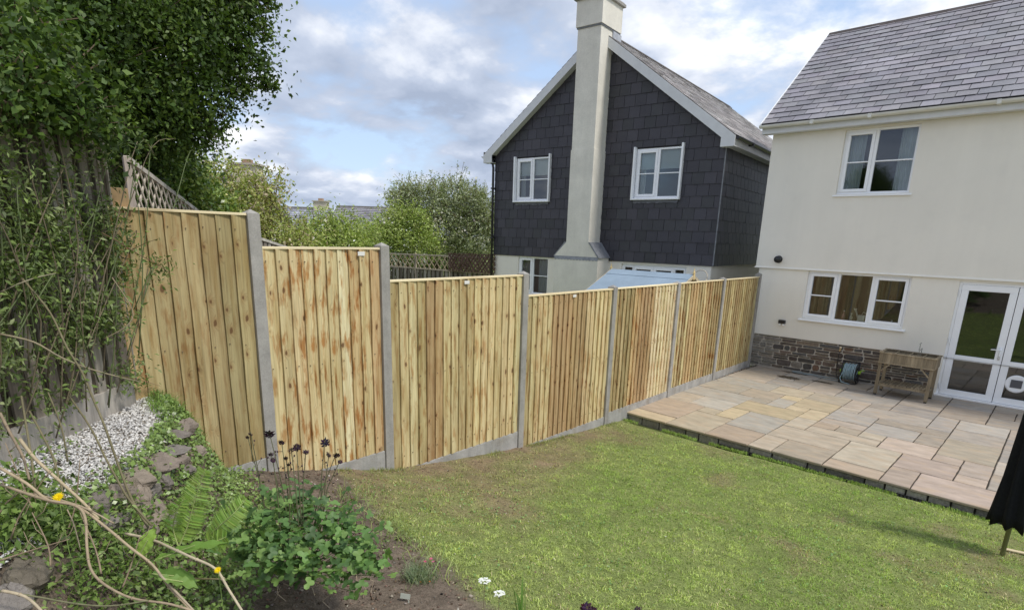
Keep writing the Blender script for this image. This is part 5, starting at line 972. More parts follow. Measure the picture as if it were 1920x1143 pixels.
def stem(pts, r0, r1, col, leaves=0, lsize=0.03, tgt=None, lcol=(0.15, 0.23, 0.05)):
    pts = [Vector(p) for p in pts]; q = []
    for i in range(len(pts)-1):
        a, b = pts[i], pts[i+1]; pa = pts[i-1] if i else a; pb = pts[i+2] if i+2 < len(pts) else b
        for k in range(4):
            f = k/4; q.append(0.5*((2*a)+(b-pa)*f+(2*pa-5*a+4*b-pb)*f*f+(3*a-pa-3*b+pb)*f*f*f))
    q.append(pts[-1]); m = len(q); (tgt or stm).tube(q, [r0+(r1-r0)*i/(m-1) for i in range(m)], 7, col)
    if leaves:
        ff = RNG.uniform(0.15, 1, leaves)*(m-1); P = np.array([q[int(f)].lerp(q[min(int(f)+1, m-1)], f % 1) for f in ff])+RNG.normal(size=(leaves, 3))*0.012
        ml.append(leaf_arrays(P, lsize, jcol(leaves, lcol, 0.2), wid=0.42))
    return q
oliv = (0.17, 0.15, 0.085); gst = (0.16, 0.20, 0.08)  # stem tones, darkened with the climber leaves as painted shade
for k in range(50):
    t0 = RNG.uniform(0.0, 1.6); z0 = RNG.uniform(1.5, 2.2); t1 = t0+RNG.normal(-0.15, 0.4); z1 = min(z0+RNG.uniform(0.5, 1.5), 3.15); o_ = RNG.uniform(0.03, 0.14)
    stem([fp(t0, z0, o_), fp(t0*0.6+t1*0.4+RNG.normal(0, .06), z0*0.5+z1*0.5, o_+0.07), fp(t1, z1, o_+0.03), fp(t1+RNG.normal(0, .15), z1+RNG.uniform(-.15, .1), o_+0.06)], 0.004, 0.0018, (0.15, 0.125, 0.08) if k % 2 else (0.11, 0.14, 0.06), 16, 0.032)
def pxs(pts): return [at(x, y, w) for x, y, w in pts]
stem(pxs([(18, 495, 2.75), (52, 534, 2.7), (94, 586, 2.65), (125, 650, 2.6), (154, 698, 2.6), (175, 748, 2.6), (197, 800, 2.55), (225, 880, 2.55), (252, 945, 2.5), (293, 1010, 2.45)]), 0.0042, 0.0055, oliv, 10)
stem(pxs([(130, 742, 2.7), (169, 800, 2.6), (197, 856, 2.5), (218, 895, 2.45), (243, 937, 2.45), (285, 985, 2.45)]), 0.004, 0.005, oliv, 4)
stem(pxs([(0, 626, 2.6), (63, 641, 2.65), (115, 670, 2.7), (168, 691, 2.8), (226, 707, 2.9), (262, 715, 3.0)]), 0.005, 0.003, (0.27, 0.23, 0.15), 14)
stem(pxs([(40, 742, 2.4), (53, 821, 2.35), (62, 881, 2.3), (72, 975, 2.25)]), 0.004, 0.005, oliv, 8)
stem(pxs([(55, 770, 2.45), (95, 846, 2.4), (112, 900, 2.35), (121, 935, 2.3)]), 0.004, 0.005, oliv, 6); stem(pxs([(90, 735, 2.6), (115, 800, 2.6), (127, 865, 2.6)]), 0.003, 0.004, oliv, 6)
stem(pxs([(0, 548, 2.6), (40, 530, 2.6), (70, 520, 2.65), (105, 512, 2.7)]), 0.003, 0.002, (0.33, 0.29, 0.2), 8); stem(pxs([(190, 436, 3.0), (225, 455, 2.95), (262, 478, 2.9), (290, 492, 2.9), (318, 512, 2.9)]), 0.003, 0.0015, (0.16, 0.10, 0.06), 20, 0.03)
stem(pxs([(243, 470, 2.95), (275, 455, 2.9), (298, 447, 2.9)]), 0.002, 0.001, (0.16, 0.12, 0.06), 8, 0.022); stem(pxs([(210, 520, 3.0), (248, 580, 3.0), (238, 610, 2.95), (195, 635, 2.9)]), 0.003, 0.002, (0.25, 0.2, 0.13), 6)
stem(pxs([(225, 705, 2.9), (262, 712, 2.85), (300, 723, 2.85)]), 0.002, 0.001, (0.2, 0.14, 0.08), 14, 0.026)
P = np.array([at(x, y, w) for x, y, w in zip(RNG.normal(300, 17, 110), RNG.normal(507, 16, 110), RNG.uniform(2.86, 2.96, 110))]); ml.append(leaf_arrays(P, 0.028, jcol(110, (0.15, 0.22, 0.055), 0.25), wid=0.3, D=RNG.normal(size=(110, 3))+np.array([0, 0, -0.6])))
V, F, C = merge([V1]+ml); o = npmesh('foliage', V-np.array(cl_e.location), F, C, M['shaded_leaf'], cl_e); o = stm.build('stems', M['stem'], cl_e, True); o.location = -cl_e.location
# dead canes lying over the lower left corner, each one traced
cane = (0.50, 0.40, 0.26)
for pts, r, c, lab in [
    ([(0, 877, 2.1), (53, 906, 2.1), (95, 937, 2.1), (141, 951, 2.1), (197, 987, 2.1), (243, 1025, 2.05), (282, 1061, 2.05), (317, 1096, 2.0), (353, 1135, 2.0), (375, 1160, 2.0)], 0.0085, cane, 'longest pale dead cane running diagonally across the lower left corner'),
    ([(39, 821, 2.2), (70, 860, 2.2), (106, 895, 2.2), (155, 944, 2.18), (185, 972, 2.15)], 0.010, (0.55, 0.45, 0.29), 'thick straw coloured cane just above the left yellow flower'),
    ([(14, 916, 2.05), (85, 938, 2.05), (138, 950, 2.05), (161, 968, 2.03), (164, 1022, 2.0), (169, 1064, 1.97), (197, 1096, 1.95), (247, 1121, 1.92), (317, 1135, 1.9), (390, 1150, 1.9)], 0.008, (0.42, 0.33, 0.22), 'crooked brown cane bending down behind the left yellow flower'),
    ([(234, 999, 2.25), (282, 1011, 2.2), (330, 1030, 2.1), (356, 1043, 2.05), (398, 1071, 2.0), (430, 1103, 1.95), (456, 1150, 1.9)], 0.0085, (0.58, 0.50, 0.34), 'pale arching cane right of the dock leaves'),
    ([(0, 775, 2.3), (18, 807, 2.3), (39, 856, 2.25), (56, 902, 2.2)], 0.009, (0.36, 0.28, 0.19), 'short grey-brown cane at the left edge by the gravel board'),
    ([(0, 1108, 1.75), (46, 1121, 1.75), (82, 1150, 1.72)], 0.008, (0.56, 0.47, 0.32), 'pale cane stub at the very bottom left'),
    ([(0, 1103, 1.85), (70, 1119, 1.85), (141, 1131, 1.85), (210, 1134, 1.85), (275, 1129, 1.85)], 0.005, (0.22, 0.22, 0.12), 'thin green cane lying along the bottom left edge'),
    ([(0, 905, 2.15), (40, 925, 2.15), (85, 930, 2.12), (150, 945, 2.1), (215, 985, 2.12)], 0.006, (0.45, 0.36, 0.25), 'thin brown cane alongside the longest diagonal cane'),
    ([(128, 950, 2.1), (140, 985, 2.1), (152, 1030, 2.1)], 0.0035, (0.46, 0.38, 0.26), 'thin side twig hanging from the diagonal cane'),
    ([(300, 1075, 2.0), (340, 1110, 1.97), (372, 1150, 1.95)], 0.007, (0.48, 0.40, 0.28), 'lower cane running beside the end of the longest cane')]:
    mb = MB(); r *= 0.66; c = tuple(v*0.78 for v in c); q = stem([p+Vector(RNG.normal(size=3))*0.004 for p in pxs(pts)], r, r*0.72, c, tgt=mb)
    for i in range(3, len(q)-2, 5): mb.tube([q[i], q[i]+(q[i+1]-q[i])*0.15], r*1.25, 7, tuple(v*0.85 for v in c))
    tag(mb.build('dead_cane', M['stem'], None, True), lab, 'cane', 'dead canes in the lower left corner')
for k_, (x0_, y0_, x1_, y1_, w_, lab) in enumerate([(70, 975, 10, 830, 2.2, 'thin brown twig rising left of the yellow flower'), (125, 1000, 150, 860, 2.25, 'thin upright twig between the yellow flower and the pebbles'), (20, 1010, 95, 880, 2.1, 'thin grey twig leaning right at the left edge'), (190, 1075, 150, 960, 2.05, 'short twig under the crooked brown cane'), (230, 1100, 262, 1005, 2.05, 'slender twig behind the dock leaves'), (0, 960, 60, 905, 2.15, 'thin twig crossing the left edge near the canes'), (95, 1060, 60, 960, 2.0, 'bare twig in front of the leafy shrub'), (0, 1050, 130, 1010, 1.95, 'long thin twig lying across the leafy shrub')]):
    mb = MB(); q = stem(pxs([(x0_, y0_, w_), ((x0_*.6+x1_*.4)+9*math.sin(k_*2.3), y0_*.6+y1_*.4, w_+.02), (x1_, y1_, w_+.03)]), 0.0036, 0.0016, (0.26, 0.20, 0.135), tgt=mb)
    for i in (3, 5, 7): s_ = 1 if i % 4 == 3 else -1; mb.tube([q[i], q[i]+RT*0.03*s_+UP*0.025, q[i]+RT*0.045*s_+UP*0.06], [0.0018, 0.0014, 0.0008], 5, (0.28, 0.22, 0.15))
    tag(mb.build('bare_twig', M['stem'], None, True), lab, 'twig', 'bare twigs in the lower left corner')
# leafy undergrowth in the lower left corner
def bush(name, pts, n, size, cols, label, cat, wid=0.5, kind=None, mat_='leaf', spread=0.05, rnd_leaf=False, lift=0.05, stems=True):
    e = []; st_ = MB(); P = []; base = gpt(pts[0][0], pts[0][1], 0)
    for k in range(n):
        x, y, rx, ry, hh = pts[RNG.integers(0, len(pts))]; g_ = gpt(x+RNG.normal()*rx*0.5, y+RNG.normal()*ry*0.5, 0.0); P.append(np.array(g_)+np.array([0, 0, RNG.uniform(0.0, hh)]))
        if stems and k % 6 == 0: st_.tube([Vector(g_)-base, Vector(P[-1])-base], 0.0015, 4, (0.2, 0.24, 0.1))
    P = np.array(P); k = np.repeat(np.arange(n), 5); P = P[k]+RNG.normal(size=(len(k), 3))*spread; col = np.array(cols)[RNG.integers(0, len(cols), n)][k]*RNG.uniform(0.65, 1.3, (len(k), 1)); NR = unit(RNG.normal(size=(len(k), 3))*0.55+np.array([0.25, 0, 1.0]))
    V, F, C = round_leaves(P, size, col, NR) if rnd_leaf else leaf_arrays(P, size, col, NRM=NR, wid=wid)
    if kind: return tag(npmesh(name, V, F, C, M[mat_]), label, cat, kind=kind)
    root = empty(name, base, 0, label, cat); npmesh('foliage', V-np.array(base), F, C, M[mat_], root)
    if stems: st_.build('stems', M['stem'], root)
    return root
gm = [(0.15, 0.245, 0.05), (0.20, 0.30, 0.07), (0.11, 0.18, 0.045), (0.26, 0.34, 0.12)]
bush('leafy_shrub', [(60, 990, 80, 50, .14), (120, 1010, 60, 50, .12), (20, 1010, 40, 40, .15), (40, 950, 50, 30, .12)], 330, 0.036, gm, 'bushy green shrub with oval leaves below the left yellow flower', 'shrub')
bush('leafy_weed', [(40, 800, 40, 30, .10), (20, 780, 30, 30, .12), (65, 830, 25, 25, .08)], 60, 0.04, [(0.24, 0.36, 0.09), (0.17, 0.27, 0.06)], 'bright green leafy shoots at the left edge against the gravel board', 'plant', stems=False)
bush('ground_cover', [(200, 1060, 90, 50, .08), (300, 1100, 90, 50, .08), (150, 1120, 80, 40, .08), (400, 1100, 60, 50, .07), (350, 1010, 70, 40, .07), (430, 1010, 40, 50, .09), (240, 1010, 60, 40, .06)], 900, 0.026, gm, 'mixed small leaved weeds under the canes at the lower left', 'weeds', kind='stuff')
bush('low_weeds', [(660, 960, 40, 30, .05), (720, 1000, 50, 30, .05), (690, 925, 30, 20, .05), (755, 1020, 40, 20, .04)], 130, 0.022, [(0.25, 0.32, 0.12), (0.18, 0.25, 0.08)], 'low weeds between the dark flowered plant and the lawn', 'weeds', kind='stuff')
bush('rockery_weeds', [(290, 880, 30, 15, .05), (320, 905, 30, 15, .05), (200, 900, 30, 20, .03), (110, 870, 30, 12, .05), (130, 850, 30, 12, .05)], 60, 0.022, [(0.2, 0.3, 0.08)], 'small weeds sprouting between the rocks and pebbles', 'weeds', kind='stuff')
# ferns
def fern(tipbase, label):
    b0 = at(*tipbase[0][0]); root = empty('fern', b0, 0, label, 'fern')
    for fr in tipbase:
        q = stem(pxs(fr), 0.003, 0.001, (0.30, 0.36, 0.12), tgt=MB()); m = len(q); Ls = []; P, D, S_ = [], [], []
        tot = sum((q[i+1]-q[i]).length for i in range(m-1)); side = (q[-1]-q[0]).normalized().cross(-FW).normalized()
        nn2 = 46
        for k in range(nn2):
            f = 0.12+0.88*k/nn2; i = min(int(f*(m-1)), m-2); p = q[i].lerp(q[i+1], f*(m-1)-i); dr = (q[i+1]-q[i]).normalized(); ln = tot*0.21*math.sin(PI*min(1, (1-f)*0.9+0.08))**0.8
            for s in (-1, 1): P.append(p); D.append(side*s+dr*0.35-Vector((0, 0, 0.12))); S_.append(max(ln, 0.006))
        P, D, S_ = np.array(P), unit(np.array(D)), np.array(S_); NR = unit(np.cross(D, np.array(q[-1]-q[0])[None])*np.sign(RNG.uniform(-0.0001, 1, (len(P), 1)))+RNG.normal(size=(len(P), 3))*0.12)
        n = len(P); c = jcol(n, (0.26, 0.40, 0.085), 0.1); S3 = unit(np.cross(D, NR)); wv = tot*0.010; V = [P-S3*wv*0.4]; 
        V = np.stack([P-S3*wv*0.5, P+D*S_[:, None]*0.5-S3*wv, P+D*S_[:, None], P+D*S_[:, None]*0.5+S3*wv, P+S3*wv*0.5], 1).reshape(-1, 3); F = (np.arange(n)[:, None]*5+np.arange(5)[None]); bl = npmesh('frond', V-np.array(b0), F, np.repeat(c, 5, axis=0), M['leaf'], root)
        mb = MB(); stem([p-b0 for p in pxs(fr)], 0.003, 0.001, (0.32, 0.38, 0.14), tgt=mb); mb.build('midrib', M['stem'], bl)
    return root
fern([[(335, 1025, 2.35), (352, 985, 2.35), (366, 935, 2.33), (385, 880, 2.30)], [(335, 1025, 2.35), (325, 990, 2.35), (330, 960, 2.3), (345, 935, 2.28)]], 'upright bright green fern frond beside the rockery')
fern([[(385, 1010, 2.35), (412, 985, 2.3), (438, 962, 2.28), (462, 934, 2.3)], [(385, 1010, 2.35), (400, 1015, 2.2), (425, 1005, 2.2)]], 'leaning fern frond between the upright fern and the dark flowered plant')
# dock plant with broad leaves
def big_leaf(mb, base, tip, nrm, width, col, curl=0.15):
    base, tip = Vector(base), Vector(tip); d = tip-base; L_ = d.length; d.normalize(); s = d.cross(Vector(nrm)).normalized(); u = s.cross(d); rows = 14; vs = []
    for i in range(rows+1):
        f = i/rows; w = width*math.sin(PI*min(1, f*0.93+0.07))**0.65*(1+0.05*math.sin(i*2.2)); c = base+d*L_*f-u*curl*L_*f*f
        for j, g_ in enumerate((-1, -0.5, 0, 0.5, 1)): vs.append(c+s*w*g_+u*(abs(g_)*0.22*w+0.006*math.sin(i*1.9+j*2)*abs(g_)))
    mb.add(vs, [(i*5+j, i*5+j+1, i*5+5+j+1, i*5+5+j) for i in range(rows) for j in range(4)], col)
db = gpt(300, 1075, 0.02); dk_e = empty('dock_plant', db, 0, 'broad leaved dock plant crossed by the dead canes', 'plant')
for (a, b, nr, w, c, nm) in [((290, 1050, 2.12), (417, 1000, 2.1), (0.1, 0.1, 1), 0.038, (0.17, 0.30, 0.06), 0), ((262, 1040, 2.12), (286, 992, 2.1), (0.5, -0.5, 0.6), 0.030, (0.30, 0.46, 0.08), 1), ((285, 1075, 2.08), (365, 1080, 2.05), (0, 0, 1), 0.040, (0.11, 0.20, 0.045), 2), ((300, 1083, 2.0), (372, 1092, 1.98), (0, 0.2, 1), 0.030, (0.18, 0.29, 0.07), 3), ((425, 1085, 2.0), (460, 1068, 1.98), (0, 0, 1), 0.022, (0.22, 0.34, 0.10), 4)]:
    mb = MB(); A_, B_ = at(*a)-db, at(*b)-db; big_leaf(mb, A_, B_, nr, w, c); lf = mb.build('leaf', M['leaf_gloss'], dk_e, True)
    mr = MB(); mr.tube([A_+Vector((0, 0, -0.0)), A_.lerp(B_, 0.6)-Vector(nr).normalized()*0.002], [0.003, 0.0015], 5, (0.35, 0.4, 0.16)); mr.tube([Vector((0, 0, -0.02)), A_*0.5+Vector((0, 0, -0.01)), A_], 0.003, 5, (0.35, 0.3, 0.16)); mr.build('stalk', M['stem'], lf)
# yellow flowers
def daisy(px, label, cat='flower', r=0.016, col=(0.80, 0.62, 0.02), lean=(0, 0), name='yellow_flower'):
    c = at(*px); g_ = hz1(c.x, c.y); e = empty(name, (c.x, c.y, g_), 0, label, cat); h = c.z-g_
    mb = MB(); mb.tube([(0.02, 0.01, -0.01), (0.012, 0.0, h*0.5), (0, 0, h)], 0.0016, 5, (0.2, 0.3, 0.08)); mb.build('stalk', M['stem'], e)
    mb = MB(); nr = (-FW+Vector((0, 0, 0.8))).normalized(); sx = nr.orthogonal().normalized(); sy = nr.cross(sx)
    for ring, (n_, rr2, lf) in enumerate(((15, r, 0.1), (13, r*0.75, 0.3), (9, r*0.5, 0.6))):
        for k in range(n_):
            a = 2*PI*(k+0.5*ring)/n_; d = sx*math.cos(a)+sy*math.sin(a); t = sx*-math.sin(a)+sy*math.cos(a); p = Vector((0, 0, h))+nr*0.002; q = rr2*random.uniform(0.9, 1.1); mb.add([p-t*0.001, p+d*q*0.6-t*q*0.13+nr*q*lf, p+d*q+nr*q*lf*1.2, p+d*q*0.6+t*q*0.13+nr*q*lf, p+t*0.001], [(0, 1, 2, 3, 4)], col)
    mb.build('petals', M['petal'], e); return e
daisy((110, 932, 2.08), 'yellow flower standing among the canes on the left', col=(0.85, 0.66, 0.01), r=0.021); daisy((409, 1068, 1.98), 'yellow flower low beside the arching cane, right of the dock leaves', col=(0.85, 0.66, 0.01), r=0.013)
# columbine with dark purple flowers
cb_ = gpt(560, 1075, 0.0); aq = empty('columbine', cb_, 0, 'leafy columbine with dark purple flowers in front of the first concrete post', 'plant')
cc0 = [(x, y, w) for x, y, w in [(500, 985, 2.62), (560, 975, 2.65), (610, 1000, 2.6), (650, 1010, 2.6), (540, 1030, 2.5), (470, 1010, 2.55), (600, 1050, 2.5), (680, 1030, 2.6), (500, 1050, 2.5), (560, 940, 2.8), (640, 970, 2.75), (520, 945, 2.8), (460, 975, 2.6), (640, 1060, 2.5), (690, 1055, 2.6)]]
C0 = np.array([at(*q) for q in cc0]); nL = 720; k = RNG.integers(0, len(C0), nL); P = C0[k]+RNG.normal(size=(nL, 3))*np.array([0.06, 0.06, 0.05]); gz_ = hz(P[:, 0], P[:, 1]); P[:, 2] = np.maximum(P[:, 2], gz_+0.03)
colL = np.array([(0.11, 0.21, 0.06), (0.15, 0.27, 0.075), (0.08, 0.15, 0.05), (0.20, 0.32, 0.09)])[RNG.integers(0, 4, nL)]*RNG.uniform(0.75, 1.2, (nL, 1)); V, F, C = round_leaves(P, 0.034, colL, unit(RNG.normal(size=(nL, 3))*0.45+np.array([0.25, -0.25, 1.0])))
npmesh('foliage', V-np.array(cb_), F, C, M['leaf'], aq); mb = MB()
for i in range(0, nL, 9): mb.tube([Vector((random.uniform(-.05, .05), random.uniform(-.05, .05), 0)), Vector(P[i])-cb_], 0.0016, 4, (0.16, 0.22, 0.08))
mb.build('leaf_stalks', M['stem'], aq)
def columbine_flower(parent, c, r, mb_stem=None):
    mb = MB(); dn = Vector((random.uniform(-.5, .5), random.uniform(-.5, .5), -0.4)).normalized(); sx = dn.orthogonal().normalized(); sy = dn.cross(sx); cp = (0.035, 0.016, 0.032)
    for ring in range(3):
        for k in range(6):
            a = 2*PI*(k+0.5*ring)/6+ring; d = sx*math.cos(a)+sy*math.sin(a); t = dn.cross(d); o_ = dn*(0.35*ring-0.2)*r; f = random.uniform(0.85, 1.15); mb.add([c+o_, c+o_+d*r*0.6*f-t*r*0.26+dn*r*0.1, c+o_+d*r*f*1.05-dn*r*0.15*ring, c+o_+d*r*0.6*f+t*r*0.26+dn*r*0.1], [(0, 1, 2, 3)], tuple(v*random.uniform(0.7, 1.8) for v in cp))
    mb.lathe([(r*0.12, -r*0.3), (r*0.25, 0), (r*0.1, r*0.4)], c, 2, 6, (0.12, 0.10, 0.05)); return mb.build('flower', M['petal'], parent)
fl = [(505, 812, 1.25), (528, 828, .9), (546, 842, 1.0), (556, 838, 1.0), (574, 846, .8), (609, 829, 1.2), (631, 852, .9), (617, 852, .8), (470, 813, .6), (464, 819, .5), (536, 858, .6), (638, 865, .6), (508, 850, .8), (512, 862, .6), (541, 870, .5)]
stb = MB()
for (x, y, s) in fl:
    w = random.uniform(2.55, 2.75); c = at(x, y, w)-cb_; columbine_flower(aq, c, 0.020*s); b = at(560+(x-560)*0.55+random.uniform(-15, 15), 960, w+0.05)-cb_
    stb.tube([b-Vector((0, 0, 0.1)), b.lerp(c, 0.5)+Vector((random.uniform(-.01, .01), 0, 0)), b.lerp(c, 0.93)+Vector((0, 0, 0.008)), c+Vector((0, 0, 0.01)), c], [0.003, 0.0024, 0.0018, 0.0014, 0.0014], 5, (0.13, 0.13, 0.07))
    for j in range(2):
        q = b.lerp(c, random.uniform(0.5, 0.9)); e2 = q+Vector((random.uniform(-.03, .03), random.uniform(-.03, .03), random.uniform(0, .03))); stb.tube([q, e2], 0.0009, 4, (0.12, 0.10, 0.07)); stb.lathe([(0.001, -0.006), (0.0045, 0), (0.001, 0.005)], e2, 2, 6, (0.06, 0.035, 0.05))
stb.build('flower_stems', M['stem'], aq)
# dianthus, its label, white flowers, dark heads at the bottom edge
def tuftplant(name, px, n, h, spread, col, label, cat='plant', w_=0.003, lean=1.1):
    g_ = gpt(*px, 0.0); e = empty(name, g_, 0, label, cat); X = g_.x+RNG.normal(0, spread, n); Y = g_.y+RNG.normal(0, spread, n); Z = hz(X, Y); o = blades('foliage', X, Y, RNG.uniform(0.4, 1, n)*h, np.full(n, w_), jcol(n, col, 0.25), lean, z=Z, kind=None, parent=e)
    me = o.data; co = np.empty(len(me.vertices)*3); me.vertices.foreach_get('co', co); co = co.reshape(-1, 3)-np.array(g_); me.vertices.foreach_set('co', co.ravel()); return e, g_
e, g_ = tuftplant('dianthus', (785, 1085), 420, 0.13, 0.045, (0.24, 0.30, 0.18), 'small grey-green dianthus with pink flowers beside the plant tag', 'plant', 0.0035, 1.2)
for (x, y, r, c) in [(808, 1047, 0.011, (0.62, 0.16, 0.26)), (797, 1052, 0.009, (0.55, 0.12, 0.22)), (812, 1052, 0.009, (0.66, 0.22, 0.32)), (788, 1090, 0.006, (0.75, 0.3, 0.05)), (806, 1089, 0.006, (0.75, 0.22, 0.04))]:
    c0 = at(x, y, (g_-CAM).dot(FW)-0.05)-g_; mb = MB()
    for k in range(14):
        a = 2*PI*k/14*2.4; d = Vector((math.cos(a), math.sin(a), random.uniform(-.1, .5))); t = d.cross(Vector((0, 0, 1))).normalized(); mb.add([c0, c0+d*r*0.7-t*r*0.35, c0+d*r, c0+d*r*0.7+t*r*0.35], [(0, 1, 2, 3)], tuple(v*random.uniform(0.8, 1.2) for v in c))
    mb.tube([c0-Vector((0, 0, 0.08)), c0], 0.001, 4, (0.2, 0.25, 0.12)); mb.build('flower', M['petal'], e)
tg = gpt(760, 1128, 0.0); mb = MB(); t0 = tg+Vector((0, 0, 0.035)); mb.bar(t0-RT*0.026+UP*0.004, t0+RT*0.026-UP*0.004, 0.003, 0.028, up=UP, col=(0.40, 0.42, 0.36)); mb.bar(t0+RT*0.018-UP*0.02, t0+RT*0.018-UP*0.07, 0.003, 0.006, up=RT, col=(0.40, 0.42, 0.36))
tag(mb.build('plant_tag', M['plain'], bevel=0.001), 'small grey plastic plant tag in front of the dianthus', 'plant tag')
for (x, y, lab) in [(908, 1089, 'upper left of the two white flower heads at the bottom edge'), (936, 1113, 'lower right of the two white flower heads at the bottom edge')]:
    c = at(x, y, 2.55); gz = hz1(c.x, c.y); e = empty('white_flower', (c.x, c.y, gz), 0, lab, 'flower', 'white flowers by the lawn'); h = c.z-gz; mb = MB()
    for k in range(50):
        a, r = random.uniform(0, 2*PI), 0.026*math.sqrt(random.random()); p = Vector((math.cos(a)*r, math.sin(a)*r, h+0.008*(1-(r/0.026)**2)+random.uniform(-.002, .002)))
        for j in range(4): b = j*PI/2+a; q = Vector((math.cos(b), math.sin(b), 0.3))*0.0055; t = Vector((-math.sin(b), math.cos(b), 0))*0.0028; mb.add([p, p+q*0.6-t, p+q, p+q*0.6+t], [(0, 1, 2, 3)], (0.86, 0.87, 0.88))
    mb.build('petals', M['petal'], e); mb = MB(); mb.tube([(0.015, -0.02, -0.01), (0.008, -0.01, h*0.5), (0, 0, h-0.002)], 0.0015, 5, (0.2, 0.16, 0.1))
    for k in range(12): a = k*0.52; mb.tube([(0, 0, h-0.02), (0.018*math.cos(a), 0.018*math.sin(a), h+0.002)], 0.0006, 4, (0.25, 0.3, 0.15))
    mb.build('stalk', M['stem'], e)
for (x, y, s, lab) in [(1100, 1140, 1.6, 'dark purple flower head cut by the bottom edge, left one'), (1196, 1143, 1.0, 'dark drooping bud cut by the bottom edge, right one')]:
    c = at(x, y, 2.2); gz = hz1(c.x, c.y); e = empty('columbine_flower', (c.x, c.y, gz), 0, lab, 'flower'); h = Vector((0, 0, c.z-gz)); columbine_flower(e, h, 0.016*s); columbine_flower(e, h+Vector((0.018, 0.02, -0.012)), 0.011*s)
    mb = MB(); mb.tube([(0.02, 0.03, -0.01), (0.02, 0.02, h.z*0.6), (0.01, 0.01, h.z+0.015), (0, 0, h.z)], 0.0015, 5, (0.14, 0.1, 0.07)); mb.build('stalk', M['stem'], e)
e, g2 = tuftplant('leek_plant', (978, 1150), 9, 0.30, 0.012, (0.16, 0.27, 0.07), 'few tall upright green blades right of the white flowers', 'plant', 0.008, 0.28)
# dry twigs in the bed
tb = gpt(620, 1100, 0); e = empty('dry_twigs', tb, 0, 'dead upright twigs in the soil in front of the columbine', 'twigs')
for k in range(16):
    x, y = RNG.uniform(505, 760), RNG.uniform(1070, 1150); p = gpt(x, y, 0); h = RNG.uniform(0.05, 0.14); tw_ = MB(); q = [p, p+Vector((RNG.normal(0, .02), RNG.normal(0, .02), h*0.5)), p+Vector((RNG.normal(0, .05), RNG.normal(0, .05), h))]; tw_.tube([v-tb for v in q], [0.0025, 0.002, 0.001], 5, (0.42, 0.34, 0.24)); tw_.tube([q[1]-tb, q[1]-tb+Vector((RNG.normal(0, .03), RNG.normal(0, .03), 0.04))], 0.001, 4, (0.42, 0.34, 0.24)); tw_.build('twig', M['stem'], e)
# fallen straw stalk across the lawn edge
mb = MB(); stem([gpt(672, 948, 0.05), gpt(700, 968, 0.04), gpt(735, 992, 0.02), gpt(775, 1022, 0.01)], 0.0035, 0.002, (0.45, 0.42, 0.22), tgt=mb); tag(mb.build('flower_stalk', M['stem'], None, True), 'pale bent flower stalk lying over the lawn edge', 'stalk')
# ---------------------------------------------------------------- patio things
def onpatio(name, u, o, rz, label, cat): p = HW(u, o); return empty(name, (p.x, p.y, 0.001), HT+rz, label, cat)
pt = onpatio('planter_table', 3.17, 0.62, 0, 'weathered wooden raised planter on legs with a slatted lower shelf', 'planter')
PX0, PX1, PYF, PYB, PH = -0.42, 0.42, -0.30, 0.22, 0.80; wcol = lambda: kcol((0.27, 0.22, 0.15))
for sx in (PX0+0.03, PX1-0.03):
    for sy in (PYF+0.03, PYB-0.03): mb = MB(); mb.box(sx-0.026, sx+0.026, sy-0.026, sy+0.026, 0.025, 0.60, wcol()); lg = mb.build('leg', M['oldwood'], pt, bevel=0.003); mb = MB(); mb.box(sx-0.022, sx+0.022, sy-0.022, sy+0.022, 0.0, 0.025, (0.5, 0.5, 0.5)); mb.build('foot', M['blackp'], lg, bevel=0.003)
mb = MB()
for (a, b) in (((PX0, PYF), (PX1, PYF)), ((PX0, PYB), (PX1, PYB))):
    n_ = 14
    for k in range(n_): x0_ = a[0]+(b[0]-a[0])*k/n_; mb.box(x0_+0.001, x0_+(b[0]-a[0])/n_-0.001, a[1]-0.009, a[1]+0.009, 0.60, 0.785, wcol())
for x in (PX0, PX1):
    for k in range(8): y0_ = PYF+0.01+(PYB-PYF-0.02)*k/8; mb.box(x-0.009, x+0.009, y0_, y0_+(PYB-PYF-0.02)/8-0.002, 0.60, 0.785, wcol())
mb.build('trough', M['oldwood'], pt)
mb = MB(); mb.box(PX0-0.02, PX1+0.02, PYF-0.02, PYF+0.025, 0.785, 0.805, wcol()); mb.box(PX0-0.02, PX1+0.02, PYB-0.025, PYB+0.02, 0.785, 0.805, wcol()); mb.box(PX0-0.02, PX0+0.025, PYF+0.025, PYB-0.025, 0.786, 0.804, wcol()); mb.box(PX1-0.025, PX1+0.02, PYF+0.025, PYB-0.025, 0.786, 0.804, wcol()); mb.box(PX0-0.012, PX1+0.012, PYF-0.018, PYF-0.0095, 0.60, 0.625, wcol()); mb.build('rim', M['oldwood'], pt, bevel=0.002)
mb = MB()
for f in (0.25, 0.5, 0.75): x = PX0+(PX1-PX0)*f; mb.box(x-0.008, x+0.008, PYF+0.026, PYB-0.026, 0.74, 0.79, wcol())
mb.box(PX0+0.026, PX1-0.026, -0.048, -0.032, 0.739, 0.788, wcol()); mb.build('dividers', M['oldwood'], pt)
mb = MB(); mb.box(PX0+0.01, PX1-0.01, PYF+0.01, PYB-0.01, 0.66, 0.745, (0.55, 0.5, 0.45)); mb.build('compost', M['joint'], pt)
mb = MB(); n_ = 13
for k in range(n_): x0_ = PX0+0.06+(PX1-PX0-0.12)*k/n_; mb.box(x0_, x0_+0.040, PYF+0.03, PYB-0.03, 0.215, 0.232, wcol())
shf = mb.build('shelf_slats', M['oldwood'], pt, bevel=0.002); mb = MB()
for y in (PYF+0.03, PYB-0.03): mb.box(PX0+0.056, PX1-0.056, y-0.012, y+0.012, 0.175, 0.214, wcol())
